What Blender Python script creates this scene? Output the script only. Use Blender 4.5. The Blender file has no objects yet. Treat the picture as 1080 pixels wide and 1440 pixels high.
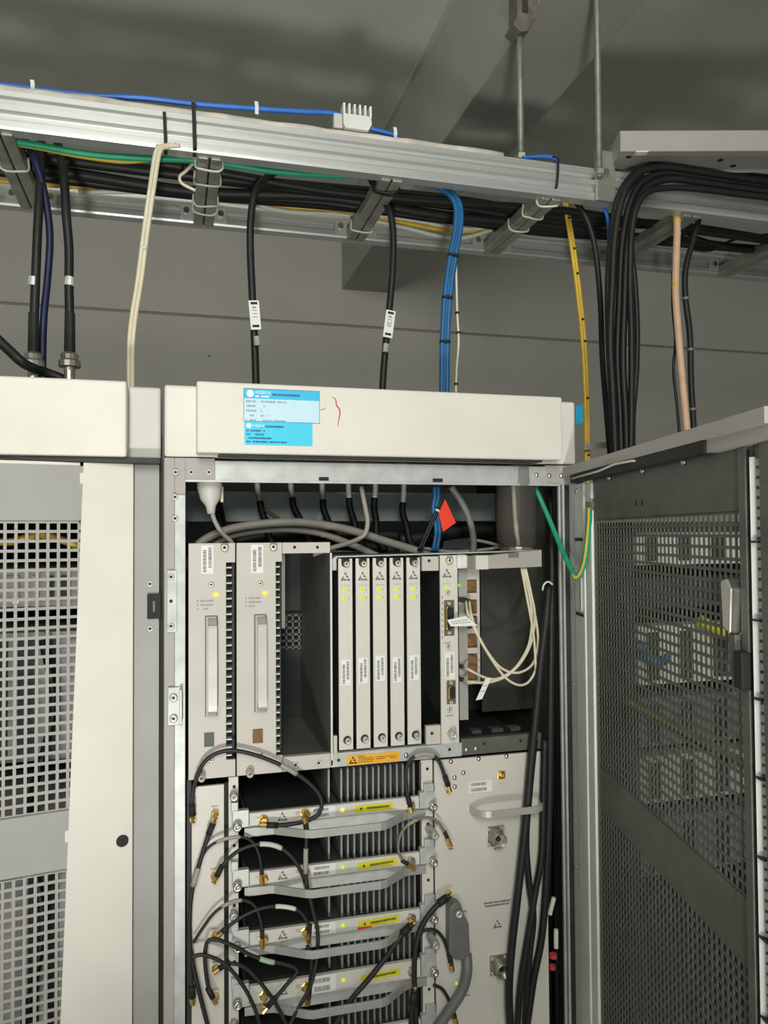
import bpy, math, random
from mathutils import Vector, Matrix
random.seed(7)
scene = bpy.context.scene
C = scene.collection

# ---------------------------------------------------------------- camera
YAW, PITCH, ROLL, FPX = math.radians(15.305), math.radians(1.631), math.radians(-0.386), 1082.6
CAM = Vector((0.01364, -1.22016, 1.55))
_f = Vector((math.sin(YAW), math.cos(YAW), 0)); _r = Vector((math.cos(YAW), -math.sin(YAW), 0)); _u = Vector((0, 0, 1))
FW = _f * math.cos(PITCH) + _u * math.sin(PITCH)
_u2 = _u * math.cos(PITCH) - _f * math.sin(PITCH)
RT = _r * math.cos(ROLL) + _u2 * math.sin(ROLL)
UP = _u2 * math.cos(ROLL) - _r * math.sin(ROLL)
cd = bpy.data.cameras.new('camera'); cam = bpy.data.objects.new('camera', cd); C.objects.link(cam)
cd.sensor_fit = 'VERTICAL'; cd.sensor_height = 36.0; cd.lens = FPX / 1440 * 36; cd.clip_start = 0.02
M = Matrix(((RT.x, UP.x, -FW.x, CAM.x), (RT.y, UP.y, -FW.y, CAM.y), (RT.z, UP.z, -FW.z, CAM.z), (0, 0, 0, 1)))
cam.matrix_world = M
scene.camera = cam

# ---------------------------------------------------------------- light
w = bpy.data.worlds.new('world'); scene.world = w; w.use_nodes = True
bg = w.node_tree.nodes['Background']; bg.inputs[0].default_value = (0.86, 0.95, 0.90, 1); bg.inputs[1].default_value = 0.26
def area(name, loc, target, size, power, col):
    l = bpy.data.lights.new(name, 'AREA'); l.energy = power; l.color = col; l.shape = 'RECTANGLE'; l.size, l.size_y = size
    o = bpy.data.objects.new(name, l); C.objects.link(o); o.location = loc
    o.rotation_euler = (Vector(target) - Vector(loc)).to_track_quat('-Z', 'Y').to_euler()
    return o
def spot(name, loc, target, deg, power, col, r):
    l = bpy.data.lights.new(name, 'SPOT'); l.energy = power; l.color = col; l.spot_size = math.radians(deg); l.spot_blend = 1.0; l.shadow_soft_size = r
    o = bpy.data.objects.new(name, l); C.objects.link(o); o.location = loc
    o.rotation_euler = (Vector(target) - Vector(loc)).to_track_quat('-Z', 'Y').to_euler()
    return o
spot('work_lamp', (-0.18, -2.0, 0.45), (-0.02, 0.0, 2.05), 66, 112, (1.0, 0.985, 0.93), 0.10)
area('room_lamp', (-0.25, -2.6, 2.6), (0.3, 0.5, 1.9), (0.5, 1.2), 48, (1.0, 0.985, 0.92))
scene.view_settings.view_transform = 'Standard'; scene.view_settings.look = 'None'
scene.view_settings.exposure = 0.0; scene.view_settings.gamma = 1.0; scene.view_settings.use_curve_mapping = False

# ---------------------------------------------------------------- helpers
def at(x, y, Y=0.0):
    """the point of the plane Y=const (parallel to the cabinet fronts) seen at a photo pixel"""
    d = FW + RT * ((x - 540) / FPX) - UP * ((y - 720) / FPX)
    return CAM + d * ((Y - CAM.y) / d.y)
def PX(x, y, Y=0.0): return at(x, y, Y).x
def PZ(x, y, Y=0.0): return at(x, y, Y).z

MATS = {}
def mat(name, col, rough=0.5, metal=0.0, var=0.06, scale=14.0, bump=0.0, emit=0.0, trans=0.0, stretch=None, alpha=1.0, dark_base=True):
    if name in MATS: return MATS[name]
    m = bpy.data.materials.new(name); m.use_nodes = True; nt = m.node_tree; b = nt.nodes['Principled BSDF']
    b.inputs['Roughness'].default_value = rough; b.inputs['Metallic'].default_value = metal
    tc = nt.nodes.new('ShaderNodeTexCoord'); src = tc.outputs['Object']
    if stretch:
        mp = nt.nodes.new('ShaderNodeMapping'); mp.inputs['Scale'].default_value = stretch
        nt.links.new(src, mp.inputs['Vector']); src = mp.outputs['Vector']
    nz = nt.nodes.new('ShaderNodeTexNoise'); nz.inputs['Scale'].default_value = scale; nz.inputs['Detail'].default_value = 5
    nt.links.new(src, nz.inputs['Vector'])
    rp = nt.nodes.new('ShaderNodeValToRGB')
    c0 = [max(0, c * (1 - var)) for c in col]; c1 = [min(1, c * (1 + var)) for c in col]
    rp.color_ramp.elements[0].position = 0.32; rp.color_ramp.elements[1].position = 0.68
    rp.color_ramp.elements[0].color = (*c0, 1); rp.color_ramp.elements[1].color = (*c1, 1)
    nt.links.new(nz.outputs['Fac'], rp.inputs['Fac']); nt.links.new(rp.outputs['Color'], b.inputs['Base Color'])
    if bump:
        bp = nt.nodes.new('ShaderNodeBump'); bp.inputs['Strength'].default_value = bump; bp.inputs['Distance'].default_value = 0.002
        n2 = nt.nodes.new('ShaderNodeTexNoise'); n2.inputs['Scale'].default_value = scale * 9
        nt.links.new(tc.outputs['Object'], n2.inputs['Vector']); nt.links.new(n2.outputs['Fac'], bp.inputs['Height'])
        nt.links.new(bp.outputs['Normal'], b.inputs['Normal'])
    if emit:
        b.inputs['Emission Color'].default_value = (*col, 1); b.inputs['Emission Strength'].default_value = emit
    if emit and dark_base:
        for l in list(b.inputs['Base Color'].links): nt.links.remove(l)
        b.inputs['Base Color'].default_value = (col[0] * .12, col[1] * .12, col[2] * .12, 1)
    if trans:
        b.inputs['Transmission Weight'].default_value = trans
    if alpha < 1: b.inputs['Alpha'].default_value = alpha
    MATS[name] = m; return m
cream = mat('cream_paint', (0.74, 0.715, 0.64), 0.42, var=0.035, scale=9)
creamg = mat('cream_grey_paint', (0.60, 0.585, 0.54), 0.45, var=0.05, scale=8)
panelg = mat('panel_grey', (0.56, 0.53, 0.48), 0.42, var=0.05, scale=11)
panelw = mat('panel_light', (0.66, 0.635, 0.575), 0.4, var=0.04, scale=12)
greyp = mat('grey_paint', (0.40, 0.375, 0.355), 0.5, var=0.06, scale=12)
sheetg = mat('sheet_grey', (0.35, 0.345, 0.325), 0.5, var=0.05, scale=12)
galv = mat('galvanised', (0.52, 0.54, 0.52), 0.42, 0.25, var=0.12, scale=40)
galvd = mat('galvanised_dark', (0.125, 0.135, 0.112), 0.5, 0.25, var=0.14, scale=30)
alu = mat('aluminium', (0.58, 0.59, 0.575), 0.36, 0.55, var=0.10, scale=6, stretch=(0.4, 30, 30))
alud = mat('aluminium_dull', (0.42, 0.42, 0.37), 0.45, 0.6, var=0.2, scale=25)
steel = mat('steel', (0.62, 0.61, 0.57), 0.28, 0.95, var=0.08, scale=30)
screwm = mat('screw_zinc', (0.60, 0.585, 0.53), 0.35, 0.55, var=0.08, scale=30)
gold = mat('gold_plate', (0.78, 0.52, 0.16), 0.28, 0.95, var=0.15, scale=60)
brass = mat('tin_plate', (0.46, 0.44, 0.37), 0.34, 0.85, var=0.1, scale=60)
black = mat('black_rubber', (0.011, 0.012, 0.011), 0.52, var=0.3, scale=30)
blackm = mat('black_matte', (0.012, 0.013, 0.012), 0.7, var=0.3, scale=30)
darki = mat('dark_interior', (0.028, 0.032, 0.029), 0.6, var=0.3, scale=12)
slotg = mat('slot_grey', (0.20, 0.205, 0.18), 0.5, 0.3, var=0.15, scale=10)
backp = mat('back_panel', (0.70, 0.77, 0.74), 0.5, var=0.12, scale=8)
greyc = mat('grey_cable', (0.34, 0.32, 0.28), 0.5, var=0.08, scale=30)
dgreyc = mat('dark_grey_cable', (0.017, 0.017, 0.016), 0.55, var=0.15, scale=30)
dgreyp = mat('dark_grey_plastic', (0.15, 0.15, 0.14), 0.45, var=0.1, scale=30)
creamc = mat('cream_cable', (0.68, 0.63, 0.46), 0.45, var=0.06, scale=30)
whitec = mat('white_cable', (0.70, 0.70, 0.60), 0.45, var=0.06, scale=30)
bluec = mat('blue_cable', (0.012, 0.12, 0.30), 0.45, var=0.15, scale=30)
blueb = mat('bright_blue_cable', (0.03, 0.17, 0.62), 0.4, var=0.12, scale=30)
navy = mat('navy_cable', (0.006, 0.011, 0.05), 0.5, var=0.2, scale=30)
yellc = mat('yellow_cable', (0.72, 0.47, 0.04), 0.45, var=0.1, scale=30)
greenc = mat('green_cable', (0.02, 0.36, 0.19), 0.45, var=0.12, scale=30)
peach = mat('peach_conduit', (0.72, 0.47, 0.31), 0.5, var=0.08, scale=40)
white = mat('white_plastic', (0.74, 0.76, 0.73), 0.45, var=0.04, scale=20)
paper = mat('paper_label', (0.80, 0.80, 0.78), 0.6, var=0.03, scale=40)
ink = mat('ink_grey', (0.16, 0.155, 0.15), 0.7, var=0.1, scale=60)
inkl = mat('ink_faint', (0.33, 0.31, 0.29), 0.7, var=0.1, scale=60)
cyan1 = mat('label_cyan', (0.03, 0.50, 0.82), 0.45, var=0.04, scale=40)
cyan2 = mat('label_sky', (0.05, 0.62, 0.86), 0.45, var=0.04, scale=40)
pale = mat('label_pale', (0.56, 0.78, 0.88), 0.45, var=0.03, scale=40)
inkb = mat('ink_blue', (0.02, 0.12, 0.25), 0.6, var=0.1, scale=60)
inkp = mat('ink_paleblue', (0.25, 0.42, 0.50), 0.6, var=0.1, scale=60)
white_print = mat('white_print', (0.82, 0.90, 0.93), 0.5, var=0.02)
redm = mat('red_marker', (0.50, 0.05, 0.05), 0.6, var=0.1)
redt = mat('red_tag', (0.85, 0.05, 0.02), 0.5, var=0.05, scale=40)
orange = mat('orange_label', (0.83, 0.42, 0.02), 0.5, var=0.05, scale=40)
yell = mat('yellow_label', (0.72, 0.66, 0.02), 0.45, var=0.05, scale=40)
brown = mat('brown_rust', (0.20, 0.105, 0.035), 0.7, var=0.3, scale=90)
dgreen = mat('dark_green_grey', (0.085, 0.10, 0.09), 0.55, var=0.15, scale=40)
led_y = mat('led_yellow', (1.0, 0.83, 0.10), 0.4, emit=0.97, var=0.01)
led_g = mat('led_green', (0.58, 0.84, 0.02), 0.4, emit=0.95, var=0.01)
led_p = mat('led_small_green', (0.25, 0.85, 0.03), 0.4, emit=0.9, var=0.01)
zinc = mat('bright_zinc', (0.80, 0.82, 0.76), 0.45, 0.15, var=0.07, scale=18)
handg = mat('handle_grey', (0.40, 0.40, 0.38), 0.5, 0.35, var=0.1, scale=20)
handl = mat('handle_light', (0.50, 0.50, 0.47), 0.42, 0.35, var=0.08, scale=20)
dust = mat('dusty_lip', (0.58, 0.54, 0.48), 0.85, var=0.22, scale=22, bump=0.4)
wallm = mat('wall_paint', (0.61, 0.58, 0.525), 0.75, var=0.03, scale=3, bump=0.08)
wallg = mat('wall_joint', (0.34, 0.32, 0.28), 0.9)
ceilm = mat('ceiling_paint', (0.60, 0.62, 0.55), 0.8, var=0.08, scale=4, bump=0.15)
beamm = mat('beam_paint', (0.40, 0.40, 0.36), 0.8, var=0.07, scale=5, bump=0.1)
floorm = mat('floor_tile', (0.42, 0.40, 0.37), 0.45, var=0.08, scale=4)
smoke = mat('clear_sleeve', (0.13, 0.12, 0.10), 0.35, var=0.05, alpha=0.38)
rodm = mat('rod_steel', (0.27, 0.29, 0.25), 0.5, 0.5, var=0.2, scale=40)
ironm = mat('old_iron', (0.17, 0.155, 0.13), 0.7, 0.3, var=0.25, scale=40)

MW = {}
class MB:
    def __init__(s): s.v = []; s.f = []; s.mi = []; s.cur = 0
    def add(s, vs, fs):
        n = len(s.v); s.v += [Vector(v) for v in vs]; s.f += [tuple(i + n for i in f) for f in fs]; s.mi += [s.cur] * len(fs)
    def box(s, x0, x1, y0, y1, z0, z1):
        if x0 > x1: x0, x1 = x1, x0
        if y0 > y1: y0, y1 = y1, y0
        if z0 > z1: z0, z1 = z1, z0
        s.add([(x0, y0, z0), (x1, y0, z0), (x1, y1, z0), (x0, y1, z0), (x0, y0, z1), (x1, y0, z1), (x1, y1, z1), (x0, y1, z1)],
              [(0, 3, 2, 1), (4, 5, 6, 7), (0, 1, 5, 4), (1, 2, 6, 5), (2, 3, 7, 6), (3, 0, 4, 7)]); return s
    def prism(s, poly, y0, y1):      # polygon in X,Z (counter-clockwise seen from the front) pushed from y0 (front) to y1
        n = len(poly)
        s.add([(x, y0, z) for x, z in poly] + [(x, y1, z) for x, z in poly],
              [tuple(range(n)), tuple(range(2 * n - 1, n - 1, -1))] + [(i, i + n, (i + 1) % n + n, (i + 1) % n) for i in range(n)]); return s
    def extrude_x(s, prof, x0, x1):  # profile in Y,Z
        n = len(prof)
        s.add([(x0, y, z) for y, z in prof] + [(x1, y, z) for y, z in prof],
              [tuple(range(n)), tuple(range(2 * n - 1, n - 1, -1))] + [(i, i + n, (i + 1) % n + n, (i + 1) % n) for i in range(n)]); return s
    def cyl(s, p0, p1, r0, r1=None, n=12, caps=True):
        r1 = r0 if r1 is None else r1
        p0, p1 = Vector(p0), Vector(p1); d = (p1 - p0).normalized()
        a = d.orthogonal().normalized(); b = d.cross(a)
        vs = []
        for p, r in ((p0, r0), (p1, r1)):
            vs += [p + (a * math.cos(2 * math.pi * i / n) + b * math.sin(2 * math.pi * i / n)) * r for i in range(n)]
        fs = [(i, (i + 1) % n, (i + 1) % n + n, i + n) for i in range(n)]
        if caps: fs += [tuple(range(n - 1, -1, -1)), tuple(range(n, 2 * n))]
        s.add(vs, fs); return s
    def lathe(s, p, axis, prof, n=14):   # prof: list of (distance along axis, radius)
        p = Vector(p); d = Vector(axis).normalized(); a = d.orthogonal().normalized(); b = d.cross(a); vs = []
        for t, r in prof:
            vs += [p + d * t + (a * math.cos(2 * math.pi * i / n) + b * math.sin(2 * math.pi * i / n)) * max(r, 1e-5) for i in range(n)]
        fs = []
        for k in range(len(prof) - 1):
            fs += [(k * n + i, k * n + (i + 1) % n, (k + 1) * n + (i + 1) % n, (k + 1) * n + i) for i in range(n)]
        fs += [tuple(range(n - 1, -1, -1)), tuple(range((len(prof) - 1) * n, len(prof) * n))]
        s.add(vs, fs); return s
    def tube(s, pts, r, n=8, cap=True):
        pts = [Vector(p) for p in pts]; k = len(pts); vs = []
        t0 = (pts[1] - pts[0]).normalized(); a = t0.orthogonal().normalized()
        for i, p in enumerate(pts):
            t = (pts[min(i + 1, k - 1)] - pts[max(i - 1, 0)]).normalized()
            a = (a - t * a.dot(t)).normalized(); b = t.cross(a)
            rr = r[i] if isinstance(r, (list, tuple)) else r
            vs += [p + (a * math.cos(2 * math.pi * j / n) + b * math.sin(2 * math.pi * j / n)) * rr for j in range(n)]
        fs = [(i * n + j, i * n + (j + 1) % n, (i + 1) * n + (j + 1) % n, (i + 1) * n + j) for i in range(k - 1) for j in range(n)]
        if cap: fs += [tuple(range(n - 1, -1, -1)), tuple(range((k - 1) * n, k * n))]
        s.add(vs, fs); return s
    def ribbon(s, pts, up, h, t):        # flat bar: path with height h along up and thickness t
        pts = [Vector(p) for p in pts]; up = Vector(up).normalized(); vs = []; k = len(pts)
        for i, p in enumerate(pts):
            tg = (pts[min(i + 1, k - 1)] - pts[max(i - 1, 0)]).normalized(); nn = tg.cross(up).normalized()
            vs += [p + up * h / 2 + nn * t / 2, p + up * h / 2 - nn * t / 2, p - up * h / 2 - nn * t / 2, p - up * h / 2 + nn * t / 2]
        fs = [(i * 4 + j, i * 4 + (j + 1) % 4, (i + 1) * 4 + (j + 1) % 4, (i + 1) * 4 + j) for i in range(k - 1) for j in range(4)]
        fs += [(3, 2, 1, 0), ((k - 1) * 4, (k - 1) * 4 + 1, (k - 1) * 4 + 2, (k - 1) * 4 + 3)]
        s.add(vs, fs); return s
    def build(s, name, mats, parent=None, bevel=0.0, local=False, smooth=False):
        if not isinstance(mats, (list, tuple)): mats = [mats]
        inv = Matrix.Identity(4) if (parent is None or local) else MW[parent.name].inverted()
        me = bpy.data.meshes.new(name); me.from_pydata([tuple(inv @ v) for v in s.v], [], s.f)
        for m in mats: me.materials.append(m)
        me.polygons.foreach_set('material_index', s.mi)
        if smooth: me.polygons.foreach_set('use_smooth', [len(f) <= 4 for f in s.f])
        me.update()
        o = bpy.data.objects.new(name, me); C.objects.link(o)
        if parent is not None: o.parent = parent
        MW[o.name] = MW[parent.name].copy() if parent is not None else Matrix.Identity(4)
        if bevel:
            bv = o.modifiers.new('bevel', 'BEVEL'); bv.width = bevel; bv.segments = 2; bv.limit_method = 'ANGLE'
        return o
def tag(o, label, cat, group=None, kind=None):
    if label: o['label'] = label
    if cat: o['category'] = cat
    if group: o['group'] = group
    if kind: o['kind'] = kind
    return o
def thing(name, loc, label, cat, group=None, rotz=0.0):
    o = bpy.data.objects.new(name, None); C.objects.link(o); o.location = loc; o.rotation_euler = (0, 0, rotz); o.empty_display_size = 0.05
    MW[o.name] = Matrix.Translation(loc) @ Matrix.Rotation(rotz, 4, 'Z')
    return tag(o, label, cat, group)
def inst(mesh, name, parent, loc, rot=None):    # another object of a shared mesh; loc in world coordinates
    o = bpy.data.objects.new(name, mesh); C.objects.link(o); o.parent = parent
    m = MW[parent.name].inverted() @ Matrix.Translation(loc)
    if rot is not None: m = m @ rot
    o.matrix_local = m; MW[o.name] = MW[parent.name] @ m
    return o
def struct(o): o['kind'] = 'structure'; return o

def smooth_path(pts, seg=6):
    P = [Vector(p) for p in pts]; Q = [P[0] * 2 - P[1]] + P + [P[-1] * 2 - P[-2]]; out = []
    for i in range(1, len(Q) - 2):
        a, b, c, d = Q[i - 1], Q[i], Q[i + 1], Q[i + 2]
        for k in range(seg):
            t = k / seg; t2 = t * t; t3 = t2 * t
            out.append(0.5 * ((2 * b) + (c - a) * t + (2 * a - 5 * b + 4 * c - d) * t2 + (3 * b - a - 3 * c + d) * t3))
    out.append(P[-1]); return out
def path(px, Y=0.0):     # pixel way-points (x, y[, Y]) at the depth each has
    return smooth_path([at(p[0], p[1], p[2] if len(p) > 2 else Y) for p in px])

# shared small meshes ------------------------------------------------------------
def mesh_only(mb, name, mats, smooth=False):
    me = bpy.data.meshes.new(name); me.from_pydata([tuple(v) for v in mb.v], [], mb.f)
    for m in (mats if isinstance(mats, (list, tuple)) else [mats]): me.materials.append(m)
    me.polygons.foreach_set('material_index', mb.mi)
    if smooth: me.polygons.foreach_set('use_smooth', [len(f) <= 4 for f in mb.f])
    me.update(); return me
def screw_mesh(name, r, h, m, hole=0.45):
    b = MB(); b.lathe((0, 0, 0), (0, -1, 0), [(0, r), (h * 0.7, r), (h, r * 0.82), (h, r * hole), (h * 0.45, r * hole)], 12)
    b.cur = 1; b.cyl((0, -h * 0.45, 0), (0, -h * 0.47, 0), r * hole, n=8)
    return mesh_only(b, name, [m, blackm], True)
def ring_mesh(name, r, m):
    b = MB(); b.lathe((0, 0, 0), (0, -1, 0), [(0, r), (0.0012, r * 0.95), (0.0014, r * 0.62), (0.0004, r * 0.42)], 12)
    b.cur = 1; b.cyl((0, -0.0005, 0), (0, -0.0007, 0), r * 0.40, n=8)
    return mesh_only(b, name, [m, blackm], True)
SCREW_S = screw_mesh('small_screw_mesh', 0.0042, 0.0024, screwm, 0.30)
SCREW_M = screw_mesh('captive_screw_mesh', 0.0064, 0.008, screwm, 0.34)
SCREW_L = screw_mesh('thumb_screw_mesh', 0.0066, 0.016, screwm, 0.34)
DOME = mesh_only(MB().lathe((0, 0, 0), (0, -1, 0), [(0, .0046), (.0012, .0044), (.0026, .0032), (.0034, .0012)], 12), 'dome_screw_mesh', steel, True)
RIVET = ring_mesh('rivet_mesh', 0.0052, galv)
HOLE = mesh_only(MB().cyl((0, -.0004, 0), (0, 0, 0), .0026, n=10), 'hole_mesh', blackm)
LED_Y = mesh_only(MB().lathe((0, 0, 0), (0, -1, 0), [(0, .0042), (.0012, .0040), (.0022, .0025)], 12), 'yellow_led_mesh', led_y, True)
LED_G = mesh_only(MB().lathe((0, 0, 0), (0, -1, 0), [(0, .0036), (.0010, .0034), (.0020, .002)], 12), 'green_led_mesh', led_g, True)
def place(mesh, name, parent, px, py, Y=0.0, dy=0.0):
    p = at(px, py, Y); return inst(mesh, name, parent, p + Vector((0, dy, 0)))
def dashes(mb, x0, x1, z, h, y, fill=0.75, rows=1, rnd=random, maxw=3.0):
    """rows of small printed strokes, too small to read"""
    for k in range(rows):
        zz = z - k * h * 1.7; x = x0
        while x < x1 - h * 0.3:
            wd = min(rnd.uniform(0.35, maxw * 0.4) * h, x1 - x)
            if rnd.random() < fill: mb.box(x, x + wd, y - 0.0002, y, zz - h / 2, zz + h / 2)
            x += wd + h * rnd.uniform(0.12, 0.3)
def barcode(parent, x0, x1, z0, z1, y, vertical=True, m=paper):
    b = MB(); b.box(x0, x1, y - 0.0004, y, z0, z1); o = b.build('barcode_label', m, parent)
    p = MB(); rr = random.Random(int(x0 * 9999 + z0 * 7777))
    W, H = x1 - x0, z1 - z0
    if vertical:      # two columns of bars running along the label
        for c0, c1, a0, a1 in ((.14, .42, .06, .80), (.58, .86, .22, .92)):
            z = z0 + H * a0
            while z < z0 + H * a1:
                t = rr.uniform(.0005, .0016); p.box(x0 + W * c0, x0 + W * c1, y - .0006, y - .0004, z, z + t); z += t + rr.uniform(.0004, .0011)
    else:
        for c0, c1 in ((.60, .86), (.12, .40)):
            x = x0 + W * .10
            while x < x0 + W * .72:
                t = rr.uniform(.0005, .0015); p.box(x, x + t, y - .0006, y - .0004, z0 + H * c0, z0 + H * c1); x += t + rr.uniform(.0004, .001)
    p.build('barcode_print', ink, o); return o
def esd(parent, cx, cz, s, y, m=ink, name='static_warning_mark'):
    """dark triangle with a reaching hand left blank"""
    b = MB(); t = 0.0003
    for poly in ([(-.17, .20), (.17, .20), (0, .52)],
                 [(-.55, -.46), (-.28, -.46), (-.18, -.28), (-.22, .12)],
                 [(-.20, -.46), (.05, -.46), (.10, -.30), (-.10, -.20)],
                 [(.12, -.46), (.55, -.46), (.40, -.20), (.16, -.30)],
                 [(.02, .10), (.20, .12), (.42, -.12), (.10, -.10)]):
        b.prism([(cx + a * s, cz + c * s) for a, c in poly], y - t, y)
    return b.build(name, m, parent)
TEXTS = []
def text(parent, body, origin, size, m, xdir=(1, 0, 0), zdir=(0, 0, 1), name='lettering', align='LEFT', sx=1.0):
    TEXTS.append((parent, body, Vector(origin), size, m, Vector(xdir), Vector(zdir), name, align, sx))
def flush_texts():
    tmp = []
    for i, t in enumerate(TEXTS):
        cu = bpy.data.curves.new('t', 'FONT'); cu.body = t[1]; cu.size = t[3]; cu.align_x = t[8]; cu.resolution_u = 2
        o = bpy.data.objects.new('t', cu); C.objects.link(o); tmp.append(o)
    bpy.context.view_layer.update(); dg = bpy.context.evaluated_depsgraph_get()
    for o, (parent, body, org, size, m, xd, zd, name, al, sx) in zip(tmp, TEXTS):
        me = bpy.data.meshes.new_from_object(o.evaluated_get(dg)); me.materials.clear(); me.materials.append(m)
        inv = MW[parent.name].inverted(); nrm = xd.cross(zd)
        for v in me.vertices: v.co = inv @ (org + xd * v.co.x * sx + zd * v.co.y + nrm * v.co.z)
        me.name = name; n = bpy.data.objects.new(name, me); C.objects.link(n); n.parent = parent; MW[n.name] = MW[parent.name].copy()
    for o in tmp:
        cu = o.data; bpy.data.objects.remove(o); bpy.data.curves.remove(cu)

def ring_at(pts, frac, r, width=0.004, n=10):
    i = max(1, min(len(pts) - 2, int(frac * (len(pts) - 1)))); p = pts[i]; d = (pts[i + 1] - pts[i - 1]).normalized()
    return MB().cyl(p - d * width / 2, p + d * width / 2, r, n=n)
def cable(name, px, r, m, label, Y=0.0, group=None, cat='cable', ties=(), tie_mat=None, strands=1, gap=1.9, n=8, pts=None, tie_r=1.25):
    """one cable: px way-points; several strands become separate parts of one bundle"""
    P = pts if pts is not None else path(px, Y)
    o = thing(name, P[0].copy(), label, cat, group)
    for k in range(strands):
        off = Vector((0, 0, 0))
        if strands > 1: off = Vector(((k - (strands - 1) / 2) * r * gap, (k % 2) * r * 0.4, 0))
        MB().tube([p + off for p in P], r, n).build('jacket' if strands == 1 else 'strand', m, o, smooth=True)
    for f in ties:
        ring_at(P, f, (r if strands == 1 else r * (1 + 0.62 * (strands - 1))) * tie_r, max(0.0035, r * 0.8)).build('cable_tie', tie_mat or blackm, o)
    return o, P

# ================================================================ the room
YW = 2.0
def wall():
    zs = 1.55 + (2.031 - 1.55) * (1.2202 + YW) / 1.7202
    x0, x1, zt = -3.2, 5.2, 2.932
    o = struct(MB().box(x0, x1, YW + 0.005, YW + 0.12, 0, zt).build('wall_back', wallg))
    g = 0.007
    MB().box(x0, x1, YW, YW + 0.005, 0, zs - g).build('wall_panel', wallm, o, bevel=0.0015)
    MB().box(x0, x1, YW, YW + 0.005, zs + g * .6, zt).build('wall_panel', wallm, o, bevel=0.0015)
    for px, py in ((207, 343), (962, 352), (294, 501)):
        p = at(px, py, YW); MB().cyl((p.x, YW, p.z), (p.x, YW - .0015, p.z), .006, n=10).build('plug_hole', wallg, o)
    return o
wall()
struct(MB().box(-3.2, 5.2, -3.2, YW + 0.12, 2.932, 3.05).build('ceiling', ceilm))
struct(MB().box(-3.2, 5.2, -3.2, YW + 0.12, -0.1, 0).build('floor', floorm))
k = (1.2202 + YW) / 1.7202
bx0, bx1, bz = .01364 + .3737 * k, .01364 + .4830 * k, 1.55 + .5640 * k
struct(MB().box(bx0, bx1, -3.2, YW + 0.005, bz, 2.934).build('ceiling_beam', beamm, bevel=0.004))
# thin conduit line where beam and ceiling meet
struct(MB().box(bx0 - 0.012, bx0 + 0.001, -3.2, YW, 2.921, 2.933).build('trim_1', mat('joint_filler', (0.50, 0.49, 0.44), 0.8)))

# ================================================================ cable ladder
YF, YB, ZT0, ZT1 = 0.07, 0.37, 2.182, 2.243
lad = thing('cable_ladder', (0.5, 0.22, 2.18), 'aluminium ladder-type cable tray crossing overhead above both cabinets', 'cable tray')
def rail(yf, sgn):   # ribbed aluminium profile, front face at yf
    t = 0.004; d = 0.026 * sgn
    z0, z1 = ZT0, ZT1; H = z1 - z0
    pr = [(yf, z0), (yf - t * .6, z0 + H * .06), (yf - t * .6, z0 + H * .22), (yf + t * .7, z0 + H * .27), (yf + t * .7, z0 + H * .42), (yf - t, z0 + H * .47),
          (yf - t, z0 + H * .62), (yf + t * .8, z0 + H * .67), (yf + t * .8, z0 + H * .80), (yf - t * .5, z0 + H * .85), (yf - t * .5, z1), (yf + .024, z1), (yf + .024, z1 - .004),
          (yf + .008, z1 - .004), (yf + .008, z0 + .004), (yf + .024, z0 + .004), (yf + .024, z0)]
    return MB().extrude_x(pr, -1.6, 2.9)
rail(YF, 1).build('side_rail', alu, lad)
rail(YB, 1).build('side_rail', alu, lad)
lip = MB(); rr = random.Random(3)
prev = None
pts = []
for i in range(81):
    x = -1.5 + i * 0.03
    if x > .62: break
    pts.append(Vector((x, YF + 0.006 + rr.uniform(-.0008, .0008), ZT1 + 0.004 + rr.uniform(-.0012, .0016))))
MB().tube(pts, 0.0078, 8).build('dusty_edge_strip', dust, lad, smooth=True)
def rung(x, wd=0.040, m=alud):
    o = MB().box(x - wd / 2, x - 0.0012, YF + .012, YB + .004, ZT0 - .004, ZT0 + .020).box(x + 0.0012, x + wd / 2, YF + .012, YB + .004, ZT0 - .004, ZT0 + .020).build('rung', m, lad, bevel=0.003)
    MB().box(x - 0.0012, x + .0012, YF + .014, YB, ZT0 - .001, ZT0 + .018).build('rung_slot', blackm, o)
    for s in (-1, 1):
        b = MB().box(x + s * wd / 2, x + s * (wd / 2 + .026), YB - .006, YB - .003, ZT0 + .006, ZT0 + .036).build('corner_clip', galv, o)
        MB().cyl((x + s * (wd / 2 + .014), YB - .006, ZT0 + .021), (x + s * (wd / 2 + .014), YB - .012, ZT0 + .021), .006, n=6).build('bolt', steel, b)
    return o
RX = [PX(20, 235, .2), PX(291, 255, .2), PX(528, 290, .2), PX(737, 308, .2)]
step = (RX[3] - RX[0]) / 3
rungs = [rung(x) for x in (RX[0] - step, RX[0], RX[1], RX[2], RX[3], RX[3] + step * .98, RX[3] + step * 1.95)]
# wire loops tied round the rungs
for q, ys in ((1, (.20,)), (2, (.115, .175, .262, .30)), (3, (.12, .13, .31)), (4, (.10, .16, .225))):
    x = (RX[0] - step, *RX)[q]
    for y in ys:
        P = [Vector((x + a, y + random.uniform(-.004, .004), z)) for a, z in ((-.022, ZT0 + .018), (-.0225, ZT0 - .002), (-.012, ZT0 - .0075), (.012, ZT0 - .0075), (.0225, ZT0 - .002), (.022, ZT0 + .018))]
        MB().tube(smooth_path(P, 4), .0022, 6).build('wire_tie', black if q == 3 and y < .2 else whitec, rungs[q], smooth=True)
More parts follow.
